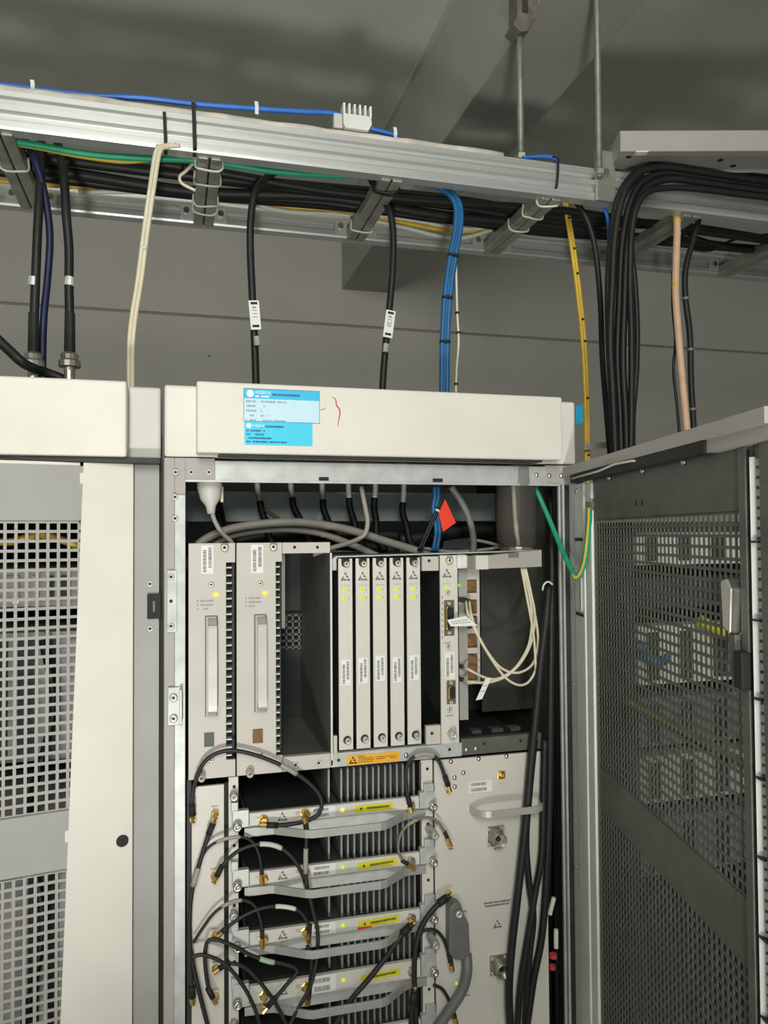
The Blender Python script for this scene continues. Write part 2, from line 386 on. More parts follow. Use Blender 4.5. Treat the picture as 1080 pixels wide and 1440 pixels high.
# splice plate at the hanger and black straps round the front rail
MB().box(PX(836, 235, .065), PX(862, 235, .065), YF - .012, YF - .004, ZT0 - .004, PZ(850, 212, .06)).build('hanger_bracket', alud, lad, bevel=.001)
MB().cyl((PX(850, 244, .06), YF - .012, PZ(850, 244, .06)), (PX(850, 244, .06), YF - .017, PZ(850, 244, .06)), .007, n=6).build('bolt', steel, lad)
for pxs, ytop, ybot, wd in (((231, 461 / 2 * .0 + 233), 158, 204, .0052), ((272, 274), 145, 207, .0062), ((785, 783), 222, 262, .0045)):
    a, b = at(pxs[0], ytop, YF - .008), at(pxs[1], ybot, YF - .008)
    MB().ribbon([a + Vector((0, .02, .012)), a, (a + b) / 2 + Vector((0, -.002, 0)), b, b + Vector((.0, .02, -.006))], (1, 0, .05), wd, .0016).build('black_strap', blackm, lad)

# hanger rods
def rod(px0, py0, px1, py1, Y, top, r, label, hanger):
    b0 = at(px1, py1, Y); x = (PX(px0, py0, Y) + b0.x) / 2
    o = thing('hanger_rod', (x, Y, b0.z), label, 'hanger rod', 'steel rods hanging the cable ladder')
    MB().cyl((x, Y, b0.z), (x, Y, top), r, n=10).build('rod', rodm, o, smooth=True)
    if hanger:
        zb = PZ(px0, 48, Y)
        MB().prism([(x - .022, zb + .004), (x - .006, zb - .008), (x + .010, zb - .004), (x + .030, zb + .030), (x + .030, top), (x + .010, top), (x + .010, zb + .030), (x - .002, zb + .030), (x - .002, top), (x - .013, top), (x - .013, zb + .022)], Y - .02, Y + .02).build('hanger_clamp', ironm, o, bevel=.002)
    MB().cyl((x, Y, b0.z + .004), (x, Y, b0.z + .014), r * 1.9, n=6).build('nut', steel, o)
    return o
rod(729, 60, 734, 228, .103, bz, .0062, 'short rusty threaded rod clamped to the ceiling beam behind the front tray rail', True)
rod(836, 20, 846, 250, .052, 2.934, .0060, 'long threaded rod running from ceiling to tray bracket beside the cream box', False)

# white comb clip on the rail
cx0, cx1 = PX(481, 175, .08), PX(521, 175, .08); cz0, cz1 = PZ(500, 186, .08), PZ(500, 166, .08); czt = PZ(500, 151, .08)
o = thing('cable_comb', ((cx0 + cx1) / 2, .08, cz0), 'white plastic cable comb with five upright teeth on the tray rail', 'cable clip')
MB().prism([(cx0, cz0 + .008), (cx0 + .004, cz0), (cx1 - .006, cz0), (cx1, cz0 + .012), (cx1 - .002, cz1), (cx0, cz1)], .068, .094).build('comb_body', white, o, bevel=.001)
for i in range(6):
    x = cx0 + (cx1 - cx0 - .004) * i / 5
    MB().box(x, x + .0038, .07, .092, cz1 - .002, czt).build('tooth', white, o)
MB().box(cx0 - .016, cx0 - .001, .072, .088, cz0, cz1).build('side_lug', creamg, o, bevel=.001)
x0, x1 = PX(463, 240, .1), PX(500, 240, .1)
o = MB().prism([(x0, PZ(463, 236, .1)), (x0 + .002, PZ(463, 241, .1)), (x1 - .006, PZ(500, 242, .1)), (x1, PZ(500, 235, .1))][::-1], .075, .10).build('cable_saddle', white, None, bevel=.001)
tag(o, 'small white plastic saddle clipped under the tray rail below the comb', 'cable clip')
# cream sheet-metal box on the ladder (turned a little towards the aisle)
o = thing('metal_box', (0.806, 0.012, 2.25), 'long cream sheet-metal box lying across the tray at the upper right', 'metal box', rotz=-math.radians(15))
L_, D_, H_ = 0.75, 0.085, 0.040
MB().box(0, L_, 0, .002, 0, H_).box(0, L_, 0, D_, H_ - .002, H_).box(0, L_, D_ - .002, D_, 0, H_).box(0, .002, 0, D_, 0, H_).box(0, L_, 0, .016, 0, .002).build('shell', mat('box_paint', (.40, .385, .355), .5, var=.05), o, local=True, bevel=.0008)
MB().box(.003, L_, .018, D_ - .003, .006, .008).build('bottom_sheet', sheetg, o, local=True)
for x, y in ((.026, .030), (.205, .045), (.24, .068), (.14, .068)):
    MB().cyl((x, y, .0062), (x, y, .0052), .0055, n=10).build('drain_hole', blackm, o, local=True)
MB().box(.030, .052, -.0006, .012, -.0006, .0015).build('sticker', paper, o, local=True)

# ================================================================ main cabinet
cab = thing('equipment_cabinet', (0.35, 0.2, 0), 'open beige telecom equipment cabinet with blue stickers on its header', 'cabinet')
DEP = 0.45
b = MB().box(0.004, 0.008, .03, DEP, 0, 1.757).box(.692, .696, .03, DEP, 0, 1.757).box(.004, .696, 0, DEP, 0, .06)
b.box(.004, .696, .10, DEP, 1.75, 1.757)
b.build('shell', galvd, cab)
MB().box(.008, .692, DEP - .004, DEP, .06, 1.75).build('back_panel', backp, cab)
MB().box(.0, .0155, 0, .035, 0, 1.669).build('frame_post', greyp, cab, bevel=.001)
MB().box(.0155, .0315, -.0022, .035, .06, 1.612).build('frame_post', galv, cab, bevel=.0008)
MB().box(.0155, .0315, .001, .035, 1.612, 1.669).build('frame_post', greyp, cab, bevel=.0006)
MB().box(.6655, .6690, 0, .006, .06, 1.634).build('frame_post', galv, cab, bevel=.0006)
MB().box(.6720, .6755, -.002, .006, .06, 1.634).build('frame_post', galv, cab, bevel=.0006)
MB().box(.6690, .6720, .006, .030, .06, 1.634).build('post_gasket', blackm, cab)
MB().box(.6720, .692, .006, .030, .06, 1.634).build('frame_post', darki, cab, bevel=.0006)  # back part of the post, shade put into its dark colour
MB().box(.0315, PX(302, 664), -.0008, .03, 1.634, 1.669).build('corner_plate', greyp, cab, bevel=.0006)
MB().box(PX(302, 664), .64, -.0018, .03, 1.6345, 1.6655).build('lintel', galv, cab, bevel=.0008)
MB().box(.64, .70, -.0008, .03, 1.634, 1.668).build('corner_plate', greyp, cab, bevel=.0006)
MB().box(.0315, .6655, -.003, .004, 1.632, 1.6355).build('lintel_edge', galv, cab)
for px, py in ((455, 674), (615, 676)):
    MB().box(PX(px - 7, py), PX(px + 7, py), -.0024, -.0017, PZ(px, py + 2), PZ(px, py - 3)).build('slot', blackm, cab)
for px, py in ((247, 664), (269, 664), (294, 664), (246, 699), (246, 729)): place(RIVET, 'rivet', cab, px, py, 0, -.0023 if py > 680 else -.0006)
for px, py in ((754, 668), (772, 669), (789, 669)): place(DOME, 'rivet', cab, px, py, 0, -.0008)
o = MB().box(PX(235, 845), PX(249, 845), -.0045, -.0022, PZ(240, 889), PZ(240, 802)).build('hinge_plate', galv, cab, bevel=.0006)
place(RIVET, 'rivet', o, 240.5, 811, 0, -.0045); place(RIVET, 'rivet', o, 240.5, 880, 0, -.0045); place(HOLE, 'hole', o, 240.5, 845, 0, -.0046)
o = MB().box(PX(236, 990), PX(254, 990), -.006, -.0022, PZ(240, 1019), PZ(240, 966)).box(PX(252, 990), PX(256, 990), -.018, -.0022, PZ(240, 1017), PZ(240, 968)).build('striker_bracket', galv, cab, bevel=.0008)
place(SCREW_S, 'screw', o, 244, 980, 0, -.006).scale = (1.5, 1.4, 1.5); place(SCREW_S, 'screw', o, 244, 1009, 0, -.006).scale = (1.5, 1.4, 1.5)
MB().box(0, .70, 0, .11, 1.6705, 1.7815).build('header_frame', cream, cab, bevel=.004)
hc = MB().box(.047, .653, -.04, .001, 1.6735, 1.7815).build('header_cover', cream, cab, bevel=.003)
MB().box(.08, .62, -.03, .0, 1.6705, 1.6740).build('header_seal', darki, cab)
# stickers on the header cover
YH = -.0402
def hx(px, py): return PX(px, py, YH)
def hz(px, py): return PZ(px, py, YH)
sx0, sx1 = hx(342.5, 570), hx(449.5, 575)
z1, z0 = (hz(342.5, 545) + hz(449.5, 551)) / 2, (hz(342.5, 591.5) + hz(449.5, 596.5)) / 2
o = MB().box(sx0, sx1, YH - .0006, YH, z0, z1).build('asset_sticker', inkb, hc); o['label'] = 'pale blue asset sticker with bright blue heading and dark border'
MB().box(sx0 + .0007, sx1 - .0007, YH - .0008, YH - .0006, z0 + .0007, z1 - .0155).build('pale_field', pale, o)
MB().box(sx0 + .0007, sx1 - .0007, YH - .0008, YH - .0006, z1 - .0155, z1 - .0007).build('heading_band', cyan1, o)
W = sx1 - sx0
MB().cyl((sx0 + W * .085, YH - .0008, z1 - .008), (sx0 + W * .085, YH - .001, z1 - .008), .0056, n=16).build('logo_disc', white_print, o)
text(o, '中国移动', (sx0 + W * .145, YH - .001, z1 - .0082), .0061, white_print, name='heading_text')
b = MB(); dashes(b, sx0 + W * .15, sx0 + W * .33, z1 - .0118, .0026, YH - .0008, .95); b.build('heading_subtext', white_print, o)
b = MB(); dashes(b, sx0 + W * .375, sx0 + W * .75, z1 - .0085, .0034, YH - .0008, .93); b.build('title_text', inkb, o)
b = MB(); rs = random.Random(5)
for i, (a, e) in enumerate(((.56, 0), (.28, 0), (.28, 0), (.30, .05), (.55, 0))):
    zz = z1 - .0198 - i * .0072
    dashes(b, sx0 + W * (.03 + e), sx0 + W * (.16 - e * .6), zz, .0031, YH - .0008, .92, rnd=rs)
    dashes(b, sx0 + W * .22, sx0 + W * a, zz, .0031 if i < 4 else .0024, YH - .0008, .92, rnd=rs)
b.build('row_text', inkp, o)
tx0, tx1 = hx(343.5, 610), hx(439.5, 612)
z3, z2 = z0 + .0004, (hz(343.5, 625) + hz(439.5, 628)) / 2
o = MB().box(tx0, tx1, YH - .0005, YH, z2, z3).build('asset_sticker', cyan2, hc); o['label'] = 'bright cyan sticker below the pale blue one'
W = tx1 - tx0
MB().cyl((tx0 + W * .065, YH - .0005, z3 - .0068), (tx0 + W * .065, YH - .0008, z3 - .0068), .0040, n=16).build('logo_disc', white_print, o)
text(o, '中国移动', (tx0 + W * .115, YH - .0008, z3 - .0085), .0048, white_print, name='heading_text')
b = MB(); dashes(b, tx0 + W * .29, tx0 + W * .57, z3 - .0075, .0031, YH - .0005, .93, rnd=rs)
for i, a in enumerate((.30, .28, .39, .62)): dashes(b, tx0 + W * (.03 + (.03 if i == 2 else 0)), tx0 + W * a, z3 - .0145 - i * .0056, .0026, YH - .0005, .9, rnd=rs)
b.build('row_text', inkb, o)
# red hand-drawn mark
P = path([(467, 558, YH), (472, 562, YH), (473, 570, YH), (477, 575, YH), (478, 582, YH), (476, 592, YH), (475.5, 600, YH)])
b = MB(); b.tube([p + Vector((0, -.0002, 0)) for p in P], [.0004 + .0006 * math.sin(math.pi * i / (len(P) - 1)) for i in range(len(P))], 5)
b.tube([p + Vector((0, -.0002, 0)) for p in path([(450.5, 576.5, YH), (454, 576, YH), (457.5, 573.5, YH)])], .0005, 5)
b.build('red_marker_stroke', redm, hc)

# ================================================================ left cabinet
lc = thing('equipment_cabinet', (-0.36, 0.2, 0), 'beige cabinet at left with its perforated door ajar, connectors on the roof', 'cabinet')
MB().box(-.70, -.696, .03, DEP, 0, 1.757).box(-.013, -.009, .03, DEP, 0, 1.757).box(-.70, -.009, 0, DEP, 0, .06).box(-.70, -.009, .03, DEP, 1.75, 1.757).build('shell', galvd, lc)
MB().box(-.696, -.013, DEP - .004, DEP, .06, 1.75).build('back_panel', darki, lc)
MB().box(-.709, -.005, 0, .11, 1.6655, 1.7765).build('header_frame', creamg, lc, bevel=.004)
MB().box(-.662, -.0525, -.04, .001, 1.6655, 1.7765).build('header_cover', cream, lc, bevel=.003)
MB().box(-.709, -.006, -.028, .03, 1.658, 1.6655).build('header_seal', darki, lc)
MB().box(-.045, -.007, .002, .035, 0, 1.658).build('frame_post', sheetg, lc, bevel=.001)
MB().box(-.006, -.0025, .006, .03, 0, 1.67).build('post_gasket', blackm, lc)
MB().box(-.709, -.67, .002, .035, 0, 1.658).build('frame_post', sheetg, lc, bevel=.001)
o = MB().box(PX(207, 850), PX(226.5, 850), -.003, .002, PZ(210, 870), PZ(210, 835)).build('latch_catch', blackm, lc, bevel=.0006)
MB().box(PX(215, 850), PX(218, 850), -.0036, -.003, PZ(217, 860), PZ(217, 845)).build('catch_slit', dgreyp, o)
for py in (821, 884): place(RIVET, 'rivet', lc, 211, py, .002, 0)
# its door, hinged at the right and standing ajar
la = math.radians(10)
ld = thing('cabinet_door', (-.045, -.006, 0), 'beige-edged door with grey square-hole sheet hanging ajar on the left cabinet', 'door', rotz=math.pi + la)
# local frame: +x away from the hinge, +y points back into the cabinet is -y after the turn, so the outer face is +y
LW = .64
def perforated(parent, x0, x1, z0, z1, pitch, bar, y0, y1, m, name):
    b = MB(); nx = max(1, round((x1 - x0) / pitch)); nz = max(1, round((z1 - z0) / pitch))
    for i in range(nx + 1):
        x = x0 + (x1 - x0) * i / nx; b.box(x - bar / 2, x + bar / 2, y0 + .0001, y1 - .0001, z0 - bar / 2, z1 + bar / 2)
    for i in range(nz + 1):
        z = z0 + (z1 - z0) * i / nz; b.box(x0 - bar / 2, x1 + bar / 2, y0, y1, z - bar / 2, z + bar / 2)
    return b.build(name, m, parent, local=True)
YO = 0.006     # sheet set back from the beige edge
p0, p1 = .0755, .62
MB().box(.02, LW - .02, YO - .003, YO - .0015, 1.571, 1.652).box(.02, LW - .02, YO - .003, YO - .0015, 1.073, 1.16).box(.02, LW - .02, YO - .003, YO - .0015, .10, .35).box(.02, p0, YO - .003, YO - .0015, .35, 1.575).box(p1, LW - .02, YO - .003, YO - .0015, .35, 1.575).build('door_sheet', sheetg, ld, local=True)
perforated(ld, p0, p0 + .0138 * 39, 1.1595, 1.1595 + .0137 * 30, .0138, .0042, YO - .003, YO - .0015, sheetg, 'perforated_sheet')
perforated(ld, p0, p0 + .0138 * 39, 1.0735 - .0137 * 52, 1.0735, .0138, .0042, YO - .003, YO - .0015, sheetg, 'perforated_sheet')
def dslant(z): return .070 + (1.655 - z) * .0345
b = MB(); zt, zb = 1.6575, .10
vs = [(.0, zb), (dslant(zb), zb), (dslant(zt), zt), (.0, zt)]
b.add([(x, YO, z) for x, z in vs] + [(x, -.022 if x == 0 else YO - .0025, z) for x, z in vs], [(0, 3, 2, 1), (4, 5, 6, 7), (0, 1, 5, 4), (1, 2, 6, 5), (2, 3, 7, 6), (3, 0, 4, 7)])
o = b.build('beige_edge_panel', cream, ld, local=True, bevel=.0008)
for z in (1.634, 1.121): MB().box(dslant(z) - .001, dslant(z) + .004, YO - .002, YO - .0004, z - .008, z + .008).build('sheet_clip', cream, o, local=True)
zz = 1.102; MB().cyl((.0145, YO + .0002, zz), (.0145, YO + .0008, zz), .0088, n=24).build('lock_hole_plug', blackm, o, local=True)
MB().box(LW - .06, LW, -.02, YO, .10, zt).box(.074, LW - .06, -.02, YO - .0035, zt - .006, zt).build('door_frame', cream, ld, local=True, bevel=.001)
# equipment inside the left cabinet, seen through the holes
rr = random.Random(11)
for i, (x0, x1, z0, z1, m, lb) in enumerate((
        (-.66, -.05, 1.44, 1.50, greyp, 'grey equipment shelf front behind the door holes, uppermost row'),
        (-.66, -.05, 1.20, 1.40, sheetg, 'pale grey module row behind the middle of the perforated door'),
        (-.66, -.05, .60, 1.12, panelg, 'tall pale module bank behind the lower perforations'))):
    o = thing('equipment_shelf', ((x0 + x1) / 2, .1, z0), lb, 'equipment', 'equipment inside the left cabinet')
    MB().box(x0, x1, .09, .34, z0, z1).build('front', m, o, bevel=.001)
    xx = x0 + .02
    while xx < x1 - .03:
        wd = rr.uniform(.02, .05)
        MB().box(xx, xx + wd * .55, .085, .0895, z0 + .012, z1 - .012).build('module_slot', rr.choice([darki, blackm, greyp]), o)
        xx += wd
cable('cable', [(-60, 752), (10, 762), (60, 752), (130, 775)], .006, yellc, 'yellow cable behind the top door holes of left cabinet', Y=.06)
cable('cable', [(60, 900), (75, 1000), (40, 1150), (60, 1300), (30, 1460)], .006, black, 'black cable behind the lower door holes of left cabinet', Y=.05)
o = tag(inst(LED_Y, 'indicator_lamp', lc, at(22, 846, .083)), None, None)

# ================================================================ right door (open)
RA = math.radians(77.5)
rd = thing('cabinet_door', (.689, -.002, 0), 'open grey steel door with square perforations at right of the cabinet', 'door', rotz=math.pi + RA)
# local: +x from hinge to free edge, inner face looks to local -y ... outer face +y
RW = .657; ZT = 1.664; ZBm = .12
MB().box(.118, .133, .0, .0015, ZBm, ZT - .002).box(.133, .581, .0, .0015, 1.5695, ZT - .002).box(.133, .581, 0, .0015, 1.118, 1.186).box(.133, .581, 0, .0015, ZBm, .48).box(.579, .606, 0, .0015, ZBm, ZT - .002).build('door_sheet', galvd, rd, local=True)
perforated(rd, .133, .133 + .0118 * 38, 1.5695 - .0118 * 32.5, 1.5695, .0118, .0036, 0, .0015, galvd, 'perforated_sheet')
perforated(rd, .133, .133 + .0118 * 38, .48, .48 + .0118 * 54, .0118, .0036, 0, .0015, galvd, 'perforated_sheet')
# hinge-side channel: flat, raised rib, flat
MB().box(-.002, .034, -.004, .0015, ZBm, ZT - .026).build('hinge_flange', zinc, rd, local=True, bevel=.0008)
MB().box(.034, .088, -.0062, .0015, ZBm, ZT - .030).build('hinge_channel', zinc, rd, local=True, bevel=.003)
MB().box(.088, .120, -.004, .0015, ZBm, ZT - .034).build('hinge_flange', zinc, rd, local=True, bevel=.0008)
for z in (1.54, 1.415): MB().box(.040, .082, -.0072, -.0060, z - .004, z + .001).build('channel_slot', darki, rd, local=True)
MB().box(.070, .075, -.0085, -.006, 1.42, 1.475).build('channel_clip', galv, rd, local=True)
# top rim and black slot
MB().box(.0, RW, -.016, .012, ZT - .016, ZT).build('top_rim', greyp, rd, local=True, bevel=.0008)
MB().box(.045, .535, -.0150, -.003, ZT - .0300, ZT - .0162).build('rim_recess', blackm, rd, local=True)
MB().box(0, .045, -.012, .002, ZT - .03, ZT - .015).build('rim_lip', greyp, rd, local=True)
MB().box(.535, RW, -.012, .002, ZT - .03, ZT - .015).build('rim_lip', greyp, rd, local=True)
MB().tube([(.06, -.016, ZT - .0235), (.20, -.017, ZT - .022), (.27, -.018, ZT - .018), (.33, -.016, ZT - .019), (.36, -.010, ZT - .022)], .0016, 6).build('rim_wire', whitec, rd, local=True, smooth=True)
# free-edge channel and slotted white strip
MB().box(.584, .598, -.004, .0015, ZBm, ZT - .03).build('edge_channel', galvd, rd, local=True, bevel=.001)
MB().box(.606, .627, .001, .004, ZBm, ZT - .03).build('edge_channel_floor', galvd, rd, local=True)
MB().box(.627, RW, -.006, .006, ZBm, ZT - .016).build('edge_flange', galvd, rd, local=True, bevel=.001)
b = MB(); z = 1.62
def lip_face(x0, x1, z0, z1):
    y0, y1 = -.0045 + (x0 - .609) * .74, -.0045 + (x1 - .609) * .74
    b.add([(x0, y0, z0), (x1, y1, z0), (x1, y1 + .0012, z0), (x0, y0 + .0012, z0), (x0, y0, z1), (x1, y1, z1), (x1, y1 + .0012, z1), (x0, y0 + .0012, z1)],
          [(0, 3, 2, 1), (4, 5, 6, 7), (0, 1, 5, 4), (1, 2, 6, 5), (2, 3, 7, 6), (3, 0, 4, 7)])
lip_face(.6085, .6130, ZBm, 1.622)
while z > .35:
    lip_face(.6130, .6190, z - .0068, z); z -= .0098
o = b.build('slotted_strip', paper, rd, local=True); o['kind'] = 'stuff'
z = 1.54
while z > .4:
    MB().box(.607, .6195, -.0056, .003, z - .001, z + .001).build('strip_joint', darki, rd, local=True); z -= .075
# lock on the inner side
o = MB().prism([(.566, 1.452), (.580, 1.448), (.584, 1.492), (.576, 1.503), (.563, 1.500)], -.014, -.001).build('lock_tongue', steel, rd, local=True, bevel=.002)
MB().box(.582, .599, -.012, 0, 1.395, 1.432).build('lock_box', blackm, rd, local=True, bevel=.002)
MB().box(.568, .582, -.009, 0, 1.405, 1.447).build('lock_plate', galvd, rd, local=True, bevel=.001)
for x, z in ((.20, 1.632), (.33, 1.632), (.455, 1.632), (.05, 1.621), (.597, 1.655)):
    bo = bpy.data.objects.new('dome_rivet', DOME); C.objects.link(bo); bo.parent = rd; bo.location = (x, -.001 if x > .1 and x < .58 else (-.0062 if x < .1 else -.012), z); bo.rotation_euler = (0, 0, 0); MW[bo.name] = MW[rd.name].copy()
for i in range(11):
    bo = bpy.data.objects.new('small_rivet', DOME); C.objects.link(bo); bo.parent = rd; bo.location = (.012, -.004, 1.60 - i * .078); bo.scale = (.55, .6, .55); MW[bo.name] = MW[rd.name].copy()
for x in (.300, .322): MB().box(x, x + .004, -.0006, 0, 1.585, 1.594).build('small_slot', blackm, rd, local=True)
# earth lead from the cabinet to the door
ms = [at(752, 684, .03), at(770, 725, .01), at(789, 770, -.03), at(806, 806, -.075), at(813, 810, -.085), at(822, 790, -.10), at(828, 740, -.115), at(829, 713, -.118)]
o, P = cable('earth_lead', None, .0044, greenc, 'green and yellow earth lead looping from cabinet to open door', cat='cable', pts=smooth_path(ms))
MB().tube([p + Vector((-.0028, -.0022, -.0008)) for p in P[18:]], .0020, 6).build('yellow_stripe', yellc, o, smooth=True)
MB().lathe(P[-1] + Vector((.004, 0, .004)), (-1, -.1, 0), [(-.004, .009), (.002, .009), (.004, .005), (.009, .005)], 12).build('lug_nut', brass, o)

# ================================================================ power modules (two tall panels)
def psu(dx, label, sq, X0, X1, V1, items):
    zt, zb = 1.5375, 1.1775
    o = thing('power_module', ((X0 + X1) / 2, .0, zb), label, 'module', 'tall power modules at the left of the cabinet')
    zv1, zv0 = PZ(320, 791), PZ(320, 1068)
    MB().prism([(X0, zb), (V1, zb), (V1, zv0), (X1, zv0), (X1, zv1), (V1, zv1), (V1, zt), (X0, zt)], -.002, .004).build('front_panel', panelg, o, bevel=.0008)
    MB().box(X0, X0 + .003, .004, .30, zb + .002, zt - .002).box(X1, V1, .016, .018, zb + .02, zt - .02).build('case', darki, o)
    MB().box(X0 + .003, V1 - .001, .004, .30, zt - .004, zt - .002).box(X0 + .003, V1 - .001, .004, .30, zb + .002, zb + .004).build('case_plate', galvd, o)
    b = MB(); z = zv1 - .008
    while z > zv0 + .006:
        b.box(X1 + .0005, X1 + (V1 - X1) * .62, .000, .014, z - .0011, z + .0011); z -= .01205
    q = b.build('vent_ribs', galv, o); q['kind'] = 'stuff'
    MB().box(X1, X1 + .0012, .004, .03, zv0, zv1).build('vent_side', darki, o)
    (s0, s1, s2, s3) = items['sticker']
    barcode(o, PX(s0, 786), PX(s1, 786), PZ(s0, s3), PZ(s0, s2), -.0021)
    for px, py in items['small']: place(SCREW_S, 'screw', o, px, py, 0, -.002)
    px, py = items['cap']; place(SCREW_M, 'captive_screw', o, px, py, 0, -.001)
    px, py = items['big']; place(SCREW_M, 'thumb_screw', o, px, py, 0, -.001).scale = (.98, 2.0, .98)
    px, py = items['led']; place(LED_Y, 'indicator_led', o, px, py, 0, -.002)
    b = MB(); x = PX(items['txt'][0], 850); z = PZ(283, items['txt'][1])
    for i, wd in enumerate((.020, .019, .011)):
        dashes(b, x + .005, x + .005 + wd, z - i * .0062, .0028, -.0021, .95); dashes(b, x, x + .002, z - i * .0062, .0028, -.0021, 1)
    b.build('legend_text', inkl, o)
    h0, h1, ht, hb = items['handle']; x0, x1, z1, z0 = PX(h0, 930), PX(h1, 930), PZ(h0, ht), PZ(h0, hb)
    hh = MB().box(x0 - .001, x1 + .001, -.003, -.002, z0 - .001, z1 + .001).build('handle_recess', dgreyp, o)
    MB().prism([(x0 + .001, z0), (x1 - .001, z0), (x1 - .001, z1), (x0 + .001, z1)], -.006, -.003).build('handle_base', handg, hh)
    xm = (x0 + x1) / 2 + .001
    P = [(xm, -.004, z1 - .004), (xm, -.012, z1 - .008), (xm, -.020, z1 - .016), (xm, -.0225, z1 - .026), (xm, -.0225, z0 + .020), (xm, -.018, z0 + .010), (xm, -.004, z0 + .004)]
    MB().ribbon(smooth_path(P, 4), (1, 0, 0), (x1 - x0) * .78, .006).build('handle_bar', handl, hh, bevel=.0012)
    q0, q1, qt, qb = items['sq']
    MB().box(PX(q0, 1036), PX(q1, 1036), -.0028, -.002, PZ(q0, qb), PZ(q0, qt)).build('cover_plug', sq, o, bevel=.0012)
    return o
psu(0, 'power module with dark green square plug, nearest the bright frame post', dgreen, .036, PX(318, 930), .1065, dict(sticker=(283, 300, 767, 807), small=((297, 822), (297, 1068)), cap=(315.5, 770), big=(283, 1091), led=(304, 836), txt=(277, 845), handle=(289, 305, 867, 1006), sq=(287, 301, 1030, 1050)))
psu(0, 'power module with brown square plug beside the empty slot', brown, .1085, PX(388, 930), .1795, dict(sticker=(353, 370, 766, 806), small=((366, 820.5), (366, 1060.5)), cap=(384, 769), big=(350.5, 1085), led=(372.5, 834), txt=(345, 843), handle=(358, 373.5, 865, 1000), sq=(355, 369.5, 1025, 1045)))

# ================================================================ card rack
rk = thing('card_rack', (.40, .15, 1.1775), 'galvanised card rack with an empty dark bay between power modules and cards', 'rack')
o = MB().box(.1800, .2570, -.002, .010, 1.520, 1.5375).build('top_plate', panelg, rk, bevel=.001)
for px in (414, 446): place(HOLE, 'hole', o, px, 769.5, 0, -.0021)
o = MB().box(.1800, .2555, -.002, .010, 1.1775, 1.2005).build('bottom_plate', panelg, rk, bevel=.001)
for px, py in ((415.5, 1075.5), (448, 1072.5)): place(RIVET, 'hole', o, px, py, 0, -.002)
MB().box(.2565, .2590, -.004, .30, 1.182, 1.520).build('divider_wall', slotg, rk)
MB().box(.2560, .2592, -.0045, -.0035, 1.190, 1.520).build('divider_edge', panelw, rk)
MB().box(.1800, .2565, .010, .30, 1.186, 1.190).build('bay_floor', slotg, rk)
MB().box(.1800, .2565, .30, .302, 1.182, 1.53).build('bay_back', darki, rk)
b = MB()
for i in range(5): b.box(.200 + .0125 * i, .2035 + .0125 * i, .286, .290, 1.325, 1.395)
for i in range(6): b.box(.200, .2555, .286, .290, 1.328 + .0125 * i, 1.3315 + .0125 * i)
b.build('fan_grille', dgreyp, rk)
MB().box(.1800, .2565, .012, .30, 1.524, 1.527).build('bay_roof', slotg, rk)
MB().box(.1815, .187, .02, .28, 1.40, 1.52).build('bay_liner', slotg, rk)
# top and bottom rails for the cards
MB().prism([(.2595, 1.492), (.2665, 1.492), (.2665, 1.5095), (.268, 1.5125), (.62, 1.5185), (.62, 1.5205), (.266, 1.5150), (.2595, 1.5100)], -.006, .012).build('top_rail', galv, rk, bevel=.0008)
MB().box(.266, .62, .010, .25, 1.512, 1.515).build('top_cover', galvd, rk)
MB().box(.2555, .4785, -.004, .010, 1.1785, 1.2005).build('bottom_rail', galv, rk, bevel=.0008)
o = MB().box(.4785, .625, -.003, .010, 1.1790, 1.2060).build('bottom_rail', galvd, rk, bevel=.0008)
for px, py in ((655, 1053.5), (668, 1052)): place(DOME, 'screw', o, px, py, 0, -.003)
for px, py in ((680, 1045), (731, 1041)): place(HOLE, 'hole', o, px, py, 0, -.0031)
place(HOLE, 'hole', rk, 475.5, 1068, 0, -.0041); place(HOLE, 'hole', rk, 631, 1053, 0, -.0041); place(DOME, 'screw', rk, 570, 1061, 0, -.004)
MB().box(.2605, .2665, -.004, .004, 1.2005, 1.228).build('side_tab', panelg, rk, bevel=.0006)
o = MB().box(.4125, .4415, -.001, .008, 1.488, 1.512).build('filler_plate', panelg, rk, bevel=.0008); place(HOLE, 'hole', o, 603, 788.5, 0, -.0012)
o = MB().box(.417, .4425, -.001, .008, 1.2010, 1.232).build('filler_plate', panelg, rk, bevel=.0008); place(HOLE, 'hole', o, 607, 1031, 0, -.0012)
MB().box(.262, .62, .26, .262, 1.19, 1.512).build('backplane', darki, rk)
MB().box(.262, .62, .012, .26, 1.186, 1.189).build('rack_floor', darki, rk)
# orange caution label
x0, x1 = PX(486.5, 1069), PX(560, 1063); z0, z1 = 1.1795, 1.1955
o = MB().box(x0, x1, -.0046, -.004, z0, z1).build('caution_label', orange, rk); o['label'] = 'orange static caution label with printed lines'
esd(o, x0 + .0105, (z0 + z1) / 2, .0125, -.0046, blackm)
b = MB(); rs = random.Random(9)
dashes(b, x0 + .0195, x0 + .030, z1 - .0032, .0016, -.0046, .95, rnd=rs)
for i, e in enumerate((.95, .96, .5)): dashes(b, x0 + .0195, x0 + (x1 - x0) * e, z1 - .0062 - i * .0030, .0014, -.0046, .93, rnd=rs)
b.build('caution_text', mat('ink_brown', (.25, .10, .01), .7), o)

